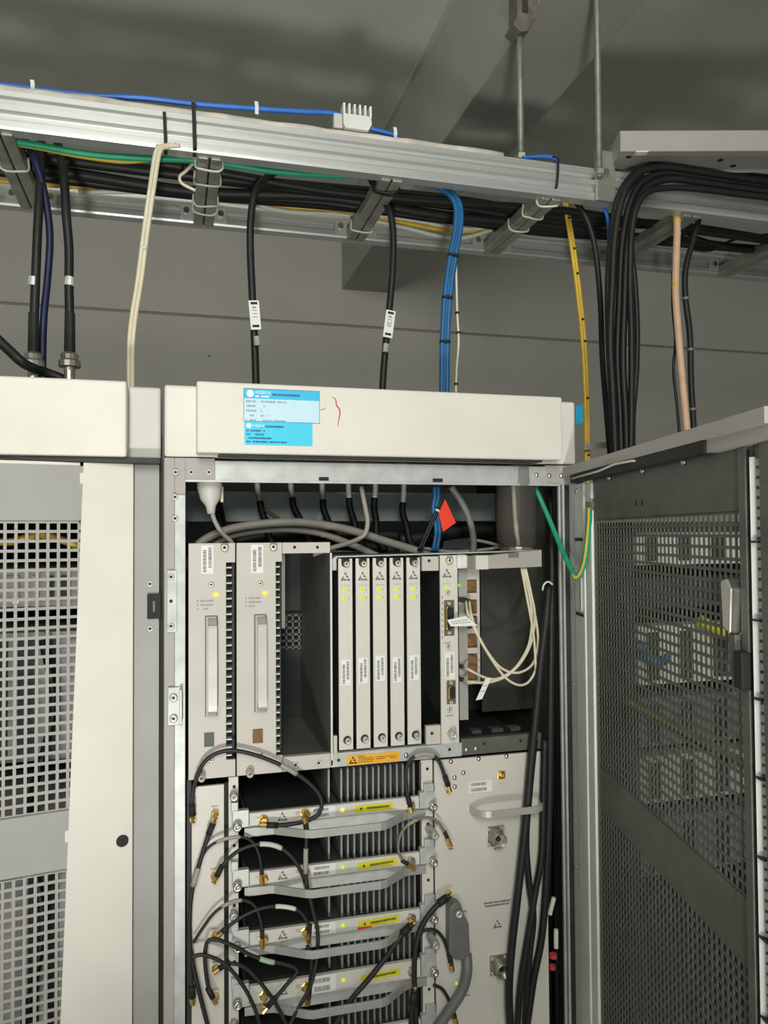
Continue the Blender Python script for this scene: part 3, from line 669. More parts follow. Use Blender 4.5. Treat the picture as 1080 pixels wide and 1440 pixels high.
# ---- five narrow line cards
def notch(b, cx, cz, r, up):
    pts = [(cx + r * math.cos(a), cz + r * math.sin(a)) for a in [math.pi * i / 8 for i in range(9)]]
    if up: poly = [(cx + r * math.cos(math.pi + math.pi * i / 8), cz + r * math.sin(math.pi + math.pi * i / 8)) for i in range(9)] + [(cx + r, cz + r * 1.2), (cx - r, cz + r * 1.2)]
    else: poly = [(cx + r * math.cos(2 * math.pi * i / 14), cz + r * math.sin(2 * math.pi * i / 14)) for i in range(14)]
    b.prism(poly, -.0006, 0)
CW = .0232; CZ0, CZ1 = 1.2035, 1.5105
ords = ('line card next to the empty bay, leftmost of the five narrow cards', 'second of the five narrow line cards from the empty bay', 'middle one of the five narrow line cards', 'fourth narrow line card from the empty bay, dark screw heads', 'rightmost of the five narrow line cards, beside the dark gap')
def esd_local(b, cx, cz, s, y): pass
cards = []
for i in range(5):
    x0 = .2705 + .0288 * i; xc = x0 + CW / 2; yf = .000
    o = thing('line_card', (xc, yf, CZ0), ords[i], 'circuit card', 'five narrow line cards in the rack')
    MB().box(x0, x0 + CW, yf, yf + .004, CZ0, CZ1).build('faceplate', panelw if i % 2 == 0 else panelw, o, bevel=.0006)
    MB().box(x0 + .004, x0 + .006, yf + .004, .24, CZ0 + .006, CZ1 - .006).build('circuit_board', darki, o)
    b = MB(); notch(b, xc, CZ1 - .0075, .0066, True); n_ = b.build('screw_notch', blackm, o); n_.location = (0, -.0001, 0)
    b = MB(); notch(b, xc + .0015, CZ0 + .0155, .0066, False); n_ = b.build('screw_notch', blackm, o); n_.location = (0, -.0001, 0)
    for px, dz, zz in ((xc + .001, 0, CZ1 - .0085), (xc + .002, 0, CZ0 + .0152)):
        s = inst(SCREW_M, 'captive_screw', o, Vector((px, yf - .0005, zz))); s.scale = (.78, 1.0 if i != 4 else 1.5, .78)
    esd(o, xc, 1.4815, .0150, yf, ink)
    text(o, 'STATUS', (xc, yf - .0004, 1.4655), .0038, inkl, align='CENTER', name='status_text')
    for zz in (1.4595, 1.4460): inst(LED_G, 'status_led', o, Vector((xc - .001, yf, zz)))
    b = MB(); b.box(xc + .0042, xc + .0060, yf - .0002, yf, 1.4585, 1.4607).box(xc + .0042, xc + .0062, yf - .0002, yf, 1.4450, 1.4472); b.build('led_legend', inkl, o)
    barcode(o, xc - .0078, xc + .0075, 1.3065 + .002 * (i % 3), 1.3475 + .002 * (i % 3), yf)
    cards.append(o)

# ---- controller card
x0, x1 = .4435, .4745; xc = (x0 + x1) / 2; yf = -.002
o = thing('controller_card', (xc, yf, 1.199), 'wider controller card with two gold-shell sockets, right of the dark gap', 'circuit card')
MB().box(x0, x1, yf, yf + .005, 1.1990, 1.5135).build('faceplate', panelw, o, bevel=.0006)
MB().box(x0 + .006, x0 + .008, .004, .24, 1.21, 1.505).build('circuit_board', darki, o)
s = place(SCREW_M, 'captive_screw', o, 631, 788, yf); place(SCREW_L, 'captive_screw', o, 634, 1031, yf)
esd(o, PX(628, 806), PZ(628, 806), .0155, yf, ink)
text(o, 'STATUS', (PX(628, 820), yf - .0004, PZ(628, 822)), .0038, inkl, align='CENTER', name='status_text')
place(LED_G, 'status_led', o, 628, 825.5, yf); s = place(SCREW_S, 'reset_button', o, 629.5, 834, yf)
def dsub(parent, px0, px1, py0, py1, bar, name='socket'):
    xa, xb, za, zb = PX(px0, (py0 + py1) / 2), PX(px1, (py0 + py1) / 2), PZ(px0, py1), PZ(px0, py0)
    q = MB().box(xa, xb, yf - .0015, yf, za, zb).build(name, mat('connector_shell', (.33, .30, .20), .35, .8), parent, bevel=.0004)
    H = zb - za; W = xb - xa
    MB().prism([(xa + W * .22, za + H * (.5 - bar)), (xa + W * .85, za + H * (.5 - bar * .8)), (xa + W * .85, za + H * (.5 + bar * .8)), (xa + W * .22, za + H * (.5 + bar))], yf - .006, yf - .0015).build('socket_insert', blackm, q)
    MB().tube(smooth_path([(xa + W * .45, yf - .006, za + H * (.5 + bar)), (xa + W * .18, yf - .007, za + H * (.5 + bar * .85)), (xa + W * .15, yf - .007, za + H * .5), (xa + W * .18, yf - .007, za + H * (.5 - bar * .85)), (xa + W * .45, yf - .006, za + H * (.5 - bar))], 4), .0011, 6).build('gold_rim', gold, q, smooth=True)
    for zz in (za + H * .09, zb - H * .09): s = inst(SCREW_S, 'jack_screw', q, Vector(((xa + xb) / 2, yf - .0015, zz))); s.scale = (.75, 1, .75)
dsub(o, 623.5, 638, 844, 894, .34); dsub(o, 627, 640, 957, 990, .27)
place(SCREW_S, 'jack', o, 630, 910, yf); s = place(SCREW_S, 'jack', o, 632, 998, yf); s.scale = (1.05, 1, 1.05)
barcode(o, PX(625, 935), PX(638.5, 935), PZ(630, 954), PZ(630, 917), yf)
b = MB()
for px, py, wd in ((623, 904, .013), (627, 1006, .012)): dashes(b, PX(px, py), PX(px, py) + wd, PZ(px, py), .0028, yf - .0001, .95)
for py in range(838, 896, 8): b.box(PX(620.5, py), PX(622.2, py), yf - .0003, yf, PZ(620, py + 4), PZ(620, py))
b.build('port_legend', inkl, o)

# ---- perforated bracket right of the controller and dark bay behind
o = thing('bracket_plate', (.497, .03, 1.24), 'pale bracket plate with brown square windows beside the controller card', 'bracket')
bx, bxe = PX(654, 900, .03), PX(675, 900, .03)
ztop, zbot = PZ(660, 800, .03), PZ(660, 1012, .03)
wins = [(815, 834), (843, 863), (866, 884), (891, 911), (919, 957)]
b = MB(); b.box(bx, bx + .004, .03, .033, zbot, ztop).box(bxe - .005, bxe, .03, .033, PZ(660, 960, .03), ztop)
prev = ztop
for a, c in wins + [(962, 963)]:
    b.box(bx + .004, bxe - .005, .03, .033, PZ(664, a, .03), prev); prev = PZ(664, c, .03)
b.build('plate', panelg, o)
for a, c in wins: MB().box(bx + .003, bxe - .004, .036, .038, PZ(664, c, .03) - .002, PZ(664, a, .03) + .002).build('window_block', brown, o)
MB().box(PX(645, 900, .02), bx, .018, .020, PZ(650, 1012, .02), ztop).build('side_strip', sheetg, o)
inst(mesh_only(MB().lathe((0, 0, 0), (0, -1, 0), [(0, .003), (.0015, .002)], 10), 'tiny_led_mesh', led_p), 'small_led', o, at(645.8, 823, .016))
o = thing('blank_cover', (.57, .14, 1.2), 'dark olive blank cover deep in the bay behind the fibre loops', 'cover plate')
MB().box(PX(677, 900, .14), PX(757, 900, .14), .14, .143, PZ(700, 1000, .14), 1.515).build('sheet', mat('dark_olive', (.05, .053, .042), .55, var=.2), o, bevel=.001)
MB().box(PX(757, 900, .14), PX(759, 900, .14), .125, .143, PZ(700, 1000, .14), 1.515).build('folded_edge', galvd, o)
# components on the floor of the bay
for i, (px, py, wd) in enumerate(((668, 1017, .018), (697, 1012, .022), (722, 1009, .02))):
    p = at(px, py, .09)
    q = MB().box(p.x - wd / 2, p.x + wd / 2, .08, .10, 1.1895, 1.1965).build('board_component', dgreen, rk, bevel=.001)
# ---- cable guide over the bay
o = thing('cable_guide', (.56, -.01, 1.50), 'curved grey fibre guide channel with white clips reaching right over the bay', 'cable guide')
def gx(px, py=785): return PX(px, py, -.012)
MB().prism([(gx(687), PZ(687, 800, -.012)), (gx(762), PZ(762, 797, -.012)), (gx(762), PZ(762, 773, -.012)), (gx(725), PZ(725, 777, -.012)), (gx(687), PZ(687, 781, -.012))], -.012, .045).build('channel', greyp, o, bevel=.001)
MB().box(gx(670), gx(688), -.010, .03, PZ(678, 801, -.012), PZ(678, 781, -.012)).build('white_clip', panelw, o, bevel=.001)
MB().box(gx(658), gx(670), -.004, .02, PZ(664, 801, -.012), PZ(664, 782, -.012)).build('brown_spacer', mat('spacer', (.22, .19, .14), .5), o)
MB().box(gx(644), gx(659), -.010, .03, PZ(650, 800, -.012), PZ(650, 780, -.012)).build('white_clip', white, o, bevel=.004)
MB().box(gx(715), gx(729), -.0135, -.012, PZ(720, 784, -.012), PZ(720, 778, -.012)).build('latch_window', slotg, o)
p = at(737, 771, .0)
MB().lathe(p + Vector((0, .03, -.004)), (0, 0, 1), [(0, .030), (.006, .032), (.008, .026)], 20).build('silver_collar', steel, o)
tagp = at(733, 690, .03)
o = thing('fibre_sleeve', (p.x, .03, p.z + .004), 'smoky translucent sleeve rising from the guide to the cabinet roof', 'cable sleeve')
MB().lathe(p + Vector((0, .03, .003)), (0, 0, 1), [(0, .034), (.05, .036), (.16, .033), (1.75 - p.z - .004, .033)], 20).build('sleeve', smoke, o, smooth=True)
MB().tube(smooth_path([p + Vector((.004, .03, .004)), p + Vector((-.002, .03, .05)), p + Vector((-.006, .03, .14))]), .004, 6).build('inner_fibre', creamc, o, smooth=True)

# fibre patch leads
g = 'cream fibre leads looping in the right bay'
fl = [('cream fibre lead with the widest loop, hanging lowest in the bay', [(733, 798, .0), (741, 840, -.01), (750, 890, -.015), (753, 930, -.02), (752, 945), (742, 960), (728, 963), (710, 952), (690, 925), (670, 890), (658, 862), (655, 845, .01)], .0022),
      ('cream fibre lead ending at the upper socket, running inside the widest loop', [(737, 798, .0), (747, 840, -.005), (755, 880, -.01), (756, 910, -.01), (748, 935, -.01), (728, 946), (706, 940), (688, 920), (672, 892), (663, 865), (660, 845, .01)], .0022),
      ('cream fibre lead curving down to the lower black plug', [(735, 798, .0), (743, 830, -.008), (748, 865, -.012), (744, 905, -.012), (728, 935), (710, 950), (695, 955), (680, 952), (660, 942), (652, 938, .01)], .0022),
      ('cream fibre lead that ends lowest, passing behind the paper flag', [(739, 798, .0), (747, 835, -.006), (752, 865, -.01), (748, 900, -.01), (735, 928), (716, 948), (698, 957), (680, 960), (662, 959), (652, 956, .01)], .0022)]
for lb, pxs, r in fl:
    o, P = cable('fibre_lead', pxs, r, creamc, lb, Y=-.012, group=g)
    MB().cyl(P[-1] - Vector((0, 0, 0)), P[-1] + Vector((-.012, .006, .003)), .0035, n=8).build('plug', blackm, o)
def flag(corners, Y, label):
    ps = [at(x, y, Y) for x, y in corners]; b = MB(); nn = Vector((0, .0006, 0))
    b.add(ps + [q + nn for q in ps], [(0, 1, 2, 3), (7, 6, 5, 4), (0, 4, 5, 1), (1, 5, 6, 2), (2, 6, 7, 3), (3, 7, 4, 0)])
    o = b.build('cable_flag', paper); tag(o, label, 'label')
    m = MB()
    for t in (.35, .6):
        a = ps[0].lerp(ps[3], t); c = ps[1].lerp(ps[2], t)
        for k in range(6):
            u, v = .12 + k * .13, .12 + k * .13 + .10
            m.tube([a.lerp(c, u) + Vector((0, -.0004, 0)), a.lerp(c, v) + Vector((0, -.0004, 0))], .0005, 4)
    m.build('flag_text', ink, o); return o
flag([(629, 872), (655, 866), (672, 880), (634, 881)], -.018, 'white paper cable flag across the upper socket of the controller card')
flag([(683, 954), (691, 953), (678, 983), (669, 985)], -.018, 'white paper cable flag hanging from the lowest fibre lead')

# ================================================================ radio units
rr = random.Random(21)
FINX = [PX(px, 1095) for px in (482, 491, 500, 509.5, 518, 527, 535, 544, 552, 561, 569, 577, 585)]
def radio(z, label, led, yl, ph=.0195, yellow_rot=0.0, half=False):
    o = thing('radio_unit', (.26, .0, z - .03), label, 'radio unit', 'finned radio units stacked in the lower bay')
    px0, px1 = .1275, .4030
    zt, zb = z + ph / 2, z - ph / 2
    q = MB().box(px0, px1, -.004, .004, zb, zt).build('front_plate', panelw, o, bevel=.0008)
    MB().box(px0 - .004, px1 + .004, .004, .27, zb - .012, zb + .002).build('base_tray', galvd, o)
    MB().box(px0 - .002, px1 + .012, -.001, .006, zb - .018, zb).build('front_lip', galv, o, bevel=.0006)
    fh0, fh1 = zt - .004, zt + .051
    fm = mesh_only(MB().box(-.0011, .0011, .012, .25, 0, fh1 - fh0).box(-.0016, .0016, .010, .013, 0, fh1 - fh0 - .002), 'fin_mesh', mat('fin_grey', (.34, .36, .35), .4, .5, var=.15, scale=30))
    for i, x in enumerate([PX(465, 1095)] + FINX): inst(fm, 'heat_sink_fin', o, Vector((x, .006 * (i == 0) + rr.uniform(0, .002), fh0 + rr.uniform(0, .002))))
    MB().box(px0, px1, .25, .254, fh0 - .01, fh1).build('heat_sink_back', blackm, o)
    MB().box(px0, PX(462, 1095), .02, .25, fh0 - .01, fh0).build('housing_top', darki, o)
    # ears with locking screws
    for sgn, xa, xb, sx in ((-1, .1015, .1268, .1085), (1, .4040, .4300, .4245)):
        e = MB().box(xa, xb, -.005, .006, zb - .001, zt + .006).build('ear', galv, o, bevel=.001)
        b = MB().lathe((sx, -.005, z - .006), (0, -1, 0), [(0, .0068), (.010, .0068), (.012, .0056), (.012, .0026), (.008, .0022)], 14)
        b.build('locking_screw', steel, e, smooth=True)
    # bent flat-bar handle
    hz_ = zb - .0085
    P = [(px0 - .008, -.004, hz_), (px0 + .03, -.006, hz_), (px0 + .038, -.008, hz_ ), (px0 + .082, -.036, hz_), (px0 + .092, -.040, hz_), (px0 + .20, -.040, hz_), (px0 + .210, -.037, hz_), (px0 + .245, -.010, hz_), (px0 + .255, -.006, hz_), (px1 + .010, -.004, hz_)]
    MB().ribbon(P, (0, 0, 1), .0125, .004).build('handle', handg, o, bevel=.0008)
    # print and connectors
    esd(q, .1785, z, .0145, -.0041, ink)
    text(q, 'RX', (px0 + .009, -.0043, z + .001), .0045, inkl, name='port_text'); 
    b = MB(); dashes(b, PX(415, 1140), PX(421, 1140), z + .0045, .0018, -.0041, 1, rows=2); dashes(b, .383, .387, z + .004, .0022, -.0041, 1); b.build('port_legend', inkl, q)
    barcode(q, .2240, .2625, zb + .001, zt - .0005, -.0041, vertical=False)
    s = inst(LED_Y if led == 'y' else LED_G, 'indicator_led', q, Vector((.2745, -.004, z + .001))); s.scale = (.85, 1, .85)
    x0, x1 = yl
    a = math.tan(yellow_rot); h = .0105; zc = z - .0005
    lb = MB().prism([(x0, zc - h / 2 - a * .03), (x1, zc - h / 2 + a * .03), (x1, zc + h / 2 + a * .03), (x0, zc + h / 2 - a * .03)], -.0047, -.004).build('yellow_label', yell, q)
    if label.startswith('third'):
        MB().prism([(x0 - .001, zc - h / 2 - a * .03 - .002), (x0 + .022, zc - h / 2 - a * .01 - .002), (x0 + .022, zc - h / 2 - a * .01), (x0 - .001, zc - h / 2 - a * .03 + .002)], -.0049, -.0042).build('red_edge', redt, lb)
    b = MB(); t = zc
    b.lathe((x0 + .0105, -.0047, t - a * .018), (0, -1, 0), [(0, .0022), (.0002, .0022), (.0002, .0015), (.0001, .0015)], 12)
    xs = x0 + .020
    while xs < x1 - .007:
        wd = rr.uniform(.0015, .0040); zz = t + a * (xs - (x0 + x1) / 2); b.box(xs, xs + wd, -.0049, -.0047, zz - .0016, zz + .0018); xs += wd + .0006
    b.build('label_text', mat('ink_olive', (.10, .09, .01), .7), lb)
    for xs, zs in ((.1490, -.0015), (.2140, .001), (.3880, -.003)):
        MB().lathe((xs, -.004, z + zs), (0, -1, 0), [(0, .0078), (.003, .0078), (.0035, .0052), (.010, .0052)], 6).build('gold_socket', gold if xs < .3 else brass, q)
    return o
radio(1.1095, 'topmost finned radio unit, yellow lamp lit, under the orange label', 'y', (PX(498, 1135), PX(551, 1135)))
radio(1.0190, 'second finned radio unit from the top, tilted yellow label', 'g', (PX(502, 1213), PX(557, 1213)), yellow_rot=.035)
radio(.9275, 'third finned radio unit from the top, yellow label with red edge', 'g', (PX(503, 1299), PX(560, 1299)), yellow_rot=.04)
radio(.8420, 'fourth finned radio unit from the top with a taller front plate', 'g', (PX(507, 1383), PX(562, 1383)), ph=.028, yellow_rot=.04)
radio(.7500, 'lowest finned radio unit, cut off by the bottom of the photo', 'g', (PX(503, 1299), PX(560, 1299)))
# side rails for the radio units
for X0, X1, lb, cl in ((.0965, .1115, 'light slotted mounting rail at the left ends of the radio units', 0), (.4095, .4300, 'light slotted mounting rail between radio units and filter panel', 1)):
    o = thing('mounting_rail', ((X0 + X1) / 2, .01, .5), lb, 'mounting rail')
    MB().box(X0, X1, .006, .010, .5, 1.1745).build('flange', panelw, o, bevel=.0006)
    MB().box(X0, X0 + .003, .004, .014, .5, 1.17).build('web', panelw, o)
    MB().box(X0, X0 + .003, .014, .20, .5, 1.17).build('shaded_rear_web', darki, o)  # same web continued rearwards, its dark colour stands for shade
    for z in (1.1095, 1.019, .9275, .842, .75):
        q = MB().box(X0 + .003, X1 - .001, -.003, .006, z + .012, z + .028).build('keeper', galv, o, bevel=.001)
        inst(HOLE, 'hole', o, Vector(((X0 + X1) / 2 + .001, .0058, z + .050)))
    if cl == 0:
        for z in (1.147, .966, .80): inst(SCREW_L, 'thumb_screw', o, Vector((.1040, .006, z)))
    else:
        for z in (1.062, .887): b = inst(SCREW_L, 'thumb_screw', o, Vector((.4225, .006, z))); b.scale = (1.1, 2.2, 1.1)
MB().box(.0900, .0962, .012, .014, .5, 1.165).build('rail_gap', blackm, cab)
# combiner panel at the left
o = thing('combiner_panel', (.066, .0, .5), 'narrow light panel of small gold sockets at the left of the radio units', 'panel')
MB().box(.0410, .0895, .002, .008, .5, 1.1655).build('faceplate', panelw, o, bevel=.0008)
MB().box(.034, .0405, .008, .2, .5, 1.175).build('side', darki, o)
for px, py in ((302, 1143), (301, 1231), (302, 1315), (303, 1362), (303, 1400)):
    p = at(px, py, .002); MB().lathe(p, (0, -1, 0), [(0, .0058), (.006, .0058), (.0065, .0045), (.009, .0045)], 6).build('gold_socket', gold, o)
    b = MB(); dashes(b, p.x - .005, p.x + .005, p.z + .010, .0022, .0019, .95); b.build('port_text', inkl, o)
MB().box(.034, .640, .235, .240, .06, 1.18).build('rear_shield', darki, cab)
# filter panel at the right
fp = thing('filter_panel', (.53, .0, .45), 'large pale filter panel with D-handle and round sockets, right of the radio units', 'panel')
MB().box(.4315, .635, .0, .006, .45, 1.1735).build('faceplate', panelw, fp, bevel=.0008)
MB().box(.4315, .635, .006, .20, .45, 1.170).build('housing', darki, fp)
for px, py in ((634, 1071), (673, 1067), (712, 1063.5), (651.5, 1086.5), (639, 1093.5), (639.5, 1106)): place(DOME, 'screw', fp, px, py, 0, 0).scale = (.9, 1, .9)
p = at(705, 1089.5); q = MB().box(p.x - .0068, p.x + .0068, -.0015, 0, p.z - .0068, p.z + .0068).build('gold_flange', gold, fp, bevel=.0004)
MB().lathe((p.x, -.0015, p.z), (0, -1, 0), [(0, .0034), (.006, .0034), (.006, .0016), (.003, .0014)], 12).build('gold_barrel', gold, q)
for a in (-1, 1):
    for c in (-1, 1): s = inst(SCREW_S, 'flange_screw', q, Vector((p.x + a * .0052, -.0015, p.z + c * .0052))); s.scale = (.35, .6, .35)
text(fp, 'RX', (PX(702, 1103), -.0003, PZ(702, 1103.5)), .0045, inkl, name='port_text')
barcode(fp, PX(659, 1108), PX(692, 1104), PZ(675, 1114), PZ(675, 1098), 0, vertical=False)
# D handle
hzz = PZ(663, 1137, 0); xa, xb = PX(661, 1135), PX(757, 1130)
P = smooth_path([(xa, 0, hzz), (xa + .001, -.012, hzz), (xa + .007, -.026, hzz), (xa + .020, -.034, hzz), (xa + .034, -.035, hzz), (xb - .034, -.035, hzz), (xb - .020, -.034, hzz), (xb - .007, -.026, hzz), (xb - .001, -.012, hzz), (xb, 0, hzz)], 3)
MB().ribbon(P, (0, 0, 1), .0115, .0035).build('handle', handl, fp, bevel=.0008)
def nsocket(px, py, lb, cap):
    p = at(px, py); q = MB().box(p.x - .0150, p.x + .0150, -.003, 0, p.z - .0165, p.z + .0165).build('socket_flange', brass, fp, bevel=.0008)
    for a in (-1, 1):
        for c in (-1, 1): s = inst(SCREW_S, 'flange_screw', q, Vector((p.x + a * .0115, -.003, p.z + c * .0125))); s.scale = (.7, 1, .7)
    b = MB().lathe((p.x, -.003, p.z), (0, -1, 0), [(0, .0135), (.004, .0135), (.005, .0120), (.022, .0120), (.022, .0106), (.010, .0104)], 20); b.cur = 1
    b.cyl((p.x, -.0125, p.z), (p.x, -.0128, p.z), .0104, n=16); b.cyl((p.x, -.0108, p.z), (p.x, -.017, p.z), .004, n=10)
    b.build('threaded_barrel', [brass, blackm], q, smooth=True)
nsocket(695.5, 1175, '', False); nsocket(700, 1356, '', True)
x0, x1 = PX(680, 1272), PX(718, 1268); z = PZ(700, 1268)
b = MB(); dashes(b, x0, x1, z, .0030, -.0001, .97); dashes(b, x0 + .002, x1 - .003, z - .0050, .0030, -.0001, .97); b.build('panel_text', ink, fp)
for px, py in ((692, 1194.5), (628, 1114), (631, 1194), (650, 1282), (655, 1400)):
    b = MB(); dashes(b, PX(px, py), PX(px, py) + .008, PZ(px, py), .0024, -.0001, .95); b.build('port_legend', ink, fp)
esd(fp, PX(699.5, 1299), PZ(699.5, 1299), .0150, -.0001, ink)
place(mesh_only(MB().lathe((0, 0, 0), (0, -1, 0), [(0, .0026), (.0015, .002)], 10), 'panel_led_mesh', led_p), 'indicator_led', fp, 642, 1383, 0)

# ================================================================ coax jumpers
def sma(parent, p, out, lead):
    """right-angle plug: nut facing the panel, body, elbow towards the lead"""
    p = Vector(p); d = Vector(lead).normalized()
    o = MB().lathe(p, (0, -1, 0), [(-.004, .0052), (.004, .0052), (.0045, .0040), (.008, .0040)], 6).build('gold_plug', gold, parent)
    MB().cyl(p + Vector((0, -.0065, 0)) - d * .004, p + Vector((0, -.0065, 0)) + d * .012, .0038, n=8).build('elbow', gold, o)
def jumper(label, pxs, r=.0028, m=dgreyc, ends=(1, 1), sleeve=None, Y=-.014, group='black coax jumpers in the lower bay', boot=True, smat=None):
    P = path(pxs, Y)
    o = thing('coax_jumper', P[0].copy(), label, 'cable', group)
    MB().tube(P, r, 7).build('jacket', m, o, smooth=True)
    for e, i, j in ((ends[0], 0, 2), (ends[1], -1, -3)):
        if e:
            d = P[j] - P[i]; sma(o, P[i] + Vector((0, .0065, 0)), None, d)
            if boot: MB().tube([P[i] + d.normalized() * .006, P[i] + d.normalized() * .024], r * 1.45, 7).build('boot', blackm, o, smooth=True)
    if sleeve:
        a, c = sleeve; i0, i1 = int(a * (len(P) - 1)), max(int(a * (len(P) - 1)) + 2, int(c * (len(P) - 1)))
        MB().tube(P[i0:i1 + 1], r * 1.3, 7).build('marker_sleeve', smat or greyc, o, smooth=True)
    return o
jumper('thick jumper arching over both power modules to the topmost radio unit', [(271, 1153), (270, 1125), (275, 1098), (287, 1072), (308, 1058), (335, 1056), (375, 1067), (412, 1085), (440, 1106), (452, 1125), (448, 1144), (428, 1155), (398, 1160), (369, 1160)], .0033, sleeve=(.50, .56), Y=-.015)
jumper('jumper dropping from the top gold socket of the combiner panel', [(302, 1152), (292, 1178), (279, 1220), (269, 1260), (266, 1310), (270, 1350), (280, 1395), (294, 1450)], .0034, ends=(1, 0), sleeve=(.30, .40))
jumper('jumper arching from panel edge to the second radio unit', [(276, 1225, -.012), (290, 1195), (312, 1181), (338, 1177), (355, 1184), (365, 1205), (369, 1240)], .0022, ends=(0, 1), sleeve=(.30, .52))
jumper('jumper with pale sleeve from second combiner socket to second radio unit', [(302, 1238), (314, 1216), (336, 1196), (365, 1187), (392, 1191), (413, 1208), (428, 1236), (431, 1246)], .0030, sleeve=(.44, .60), smat=creamg)
jumper('long jumper hanging from topmost radio unit past the others', [(429, 1152), (431, 1170), (430, 1205), (431, 1240), (440, 1280), (447, 1312), (445, 1350), (436, 1388), (420, 1417), (403, 1450)], .0030, ends=(1, 0), sleeve=(.20, .30), Y=-.028)
jumper('jumper from panel edge arching to the third radio unit', [(272, 1325), (285, 1305), (300, 1285), (318, 1272), (340, 1266), (358, 1274), (367, 1298), (369, 1330)], .0024, ends=(0, 1), sleeve=(.40, .58))
jumper('jumper with white sleeve from combiner panel to third radio unit', [(303, 1319), (322, 1302), (348, 1285), (374, 1276), (400, 1275), (422, 1282), (434, 1302), (434, 1322)], .0027, sleeve=(.50, .68), smat=whitec)
jumper('jumper looping from lowest combiner socket over to the fourth radio unit', [(302, 1408), (293, 1388), (288, 1350), (291, 1326), (303, 1321), (328, 1330), (352, 1343), (378, 1352), (400, 1356), (418, 1365), (400, 1388), (372, 1421)], .0030, sleeve=(.60, .68), smat=mat('mint_sleeve', (.38, .50, .36), .5), Y=-.02)
jumper('jumper from fourth combiner socket sweeping down to the right', [(303, 1366), (322, 1355), (345, 1361), (368, 1384), (388, 1412), (408, 1450)], .0029, ends=(1, 0), Y=-.022)
jumper('jumper leaving the frame edge and curving down between sockets', [(268, 1346), (288, 1343), (318, 1357), (343, 1388), (358, 1418), (368, 1450)], .0029, ends=(0, 0), Y=-.026)
jumper('short jumper hanging along the frame post', [(267, 1320), (266, 1345), (269, 1380), (271, 1409)], .0034, ends=(0, 1))
jumper('jumper bent downwards from the fourth radio unit to below', [(433, 1410), (436, 1380), (438, 1345), (432, 1330)], .0028, ends=(1, 0))
# right side
jumper('jumper bridging topmost radio unit and filter panel, grey marker sleeve', [(578, 1139), (572, 1112), (571, 1086), (577, 1069), (590, 1061), (606, 1061), (617, 1070), (625, 1090), (632, 1110)], .0030, sleeve=(.44, .68))
jumper('olive thin jumper looping between second radio unit and filter panel', [(581, 1221), (567, 1210), (560, 1193), (564, 1172), (578, 1157), (597, 1150), (613, 1153), (624, 1168), (633, 1187)], .0023, m=mat('olive_cable', (.20, .19, .13), .45), sleeve=(.46, .58), smat=mat('olive_sleeve', (.30, .29, .17), .5))
jumper('thick jumper from the middle filter socket falling past the fins', [(633, 1259), (618, 1270), (602, 1288), (590, 1310), (584, 1340), (583, 1380), (586, 1450)], .0044, ends=(1, 0), Y=-.02)
jumper('thick jumper slanting from third radio unit down to the left', [(581, 1299), (566, 1313), (545, 1343), (520, 1375), (492, 1408), (466, 1450)], .0042, ends=(1, 0), Y=-.02)
jumper('thin jumper arching to the copper-coloured filter socket', [(586, 1320), (596, 1309), (612, 1308), (624, 1321), (631, 1342), (636, 1362)], .0028, ends=(0, 1))
jumper('short jumper reaching the lowest filter socket', [(610, 1385), (622, 1391), (632, 1408), (641, 1436)], .0028, ends=(0, 1))
jumper('vertical jumper dropping over the fourth radio unit', [(584, 1390), (580, 1415), (578, 1450)], .0044, ends=(1, 0), Y=-.022)
# big grey plug with thick cable
q = thing('data_plug', at(648, 1350, -.02), 'large grey plug and thick grey cable on the filter panel', 'plug')
pz = [at(x, y, -.022) for x, y in ((632, 1278), (640, 1269), (648, 1270), (652, 1284), (660, 1300), (662, 1345), (653, 1352), (640, 1350), (632, 1342))]
n = len(pz); b = MB(); b.add([v for v in pz] + [v + Vector((0, .021, 0)) for v in pz], [tuple(range(n - 1, -1, -1)), tuple(range(n, 2 * n))] + [(i, (i + 1) % n, (i + 1) % n + n, i + n) for i in range(n)])
b.build('plug_shell', dgreyp, q, bevel=.003)
place(SCREW_M, 'jack_screw', q, 644, 1284, -.022)
MB().tube(path([(656, 1340, -.012), (657, 1365, -.022), (651, 1390, -.024), (636, 1415, -.024), (612, 1450, -.024)]), .0085, 10).build('thick_cable', dgreyp, q, smooth=True)

# black power cables down the right side
grp = 'black power cables beside the open door'
for lb, pxs, r in (('thick black cable nearest the filter panel with a white tie at its top', [(772, 824, -.01), (768, 870), (760, 935), (754, 1000), (748, 1060), (742, 1130), (736, 1190), (728, 1260), (720, 1330), (716, 1390), (718, 1450)], .0068),
                   ('thick black cable crossing behind the nearest one at mid height', [(752, 1040, -.012), (745, 1110, -.012), (740, 1180, -.012), (744, 1240, -.012), (750, 1290, -.012), (744, 1350, -.012), (738, 1450, -.012)], .0058),
                   ('black cable bowing right then left beside the filter panel', [(766, 1040, -.018), (764, 1120, -.018), (762, 1200, -.018), (752, 1260, -.018), (744, 1310, -.018), (733, 1380, -.018), (727, 1450, -.018)], .0056),
                   ('straight black cable hanging close to the hinge post', [(775, 690, .06), (776, 800, .02), (774, 1000, -.012), (772, 1150, -.016), (764, 1300, -.016), (750, 1380, -.016), (740, 1450, -.016)], .0062),
                   ('outermost black cable against the cabinet side', [(780, 700, .06), (781, 850, .05), (782, 1000, .045), (784, 1200, .045), (784, 1330, .045), (785, 1450, .045)], .0065)):
    o, P = cable('power_cable', pxs, r, black, lb, Y=-.024, group=grp)
    if 'white tie' in lb:
        MB().tube(smooth_path([at(763, 830, -.02), at(765, 822, -.024), at(771, 818, -.026), (at(777, 822, -.024))], 4), .0017, 6).build('white_tie', whitec, o, smooth=True)
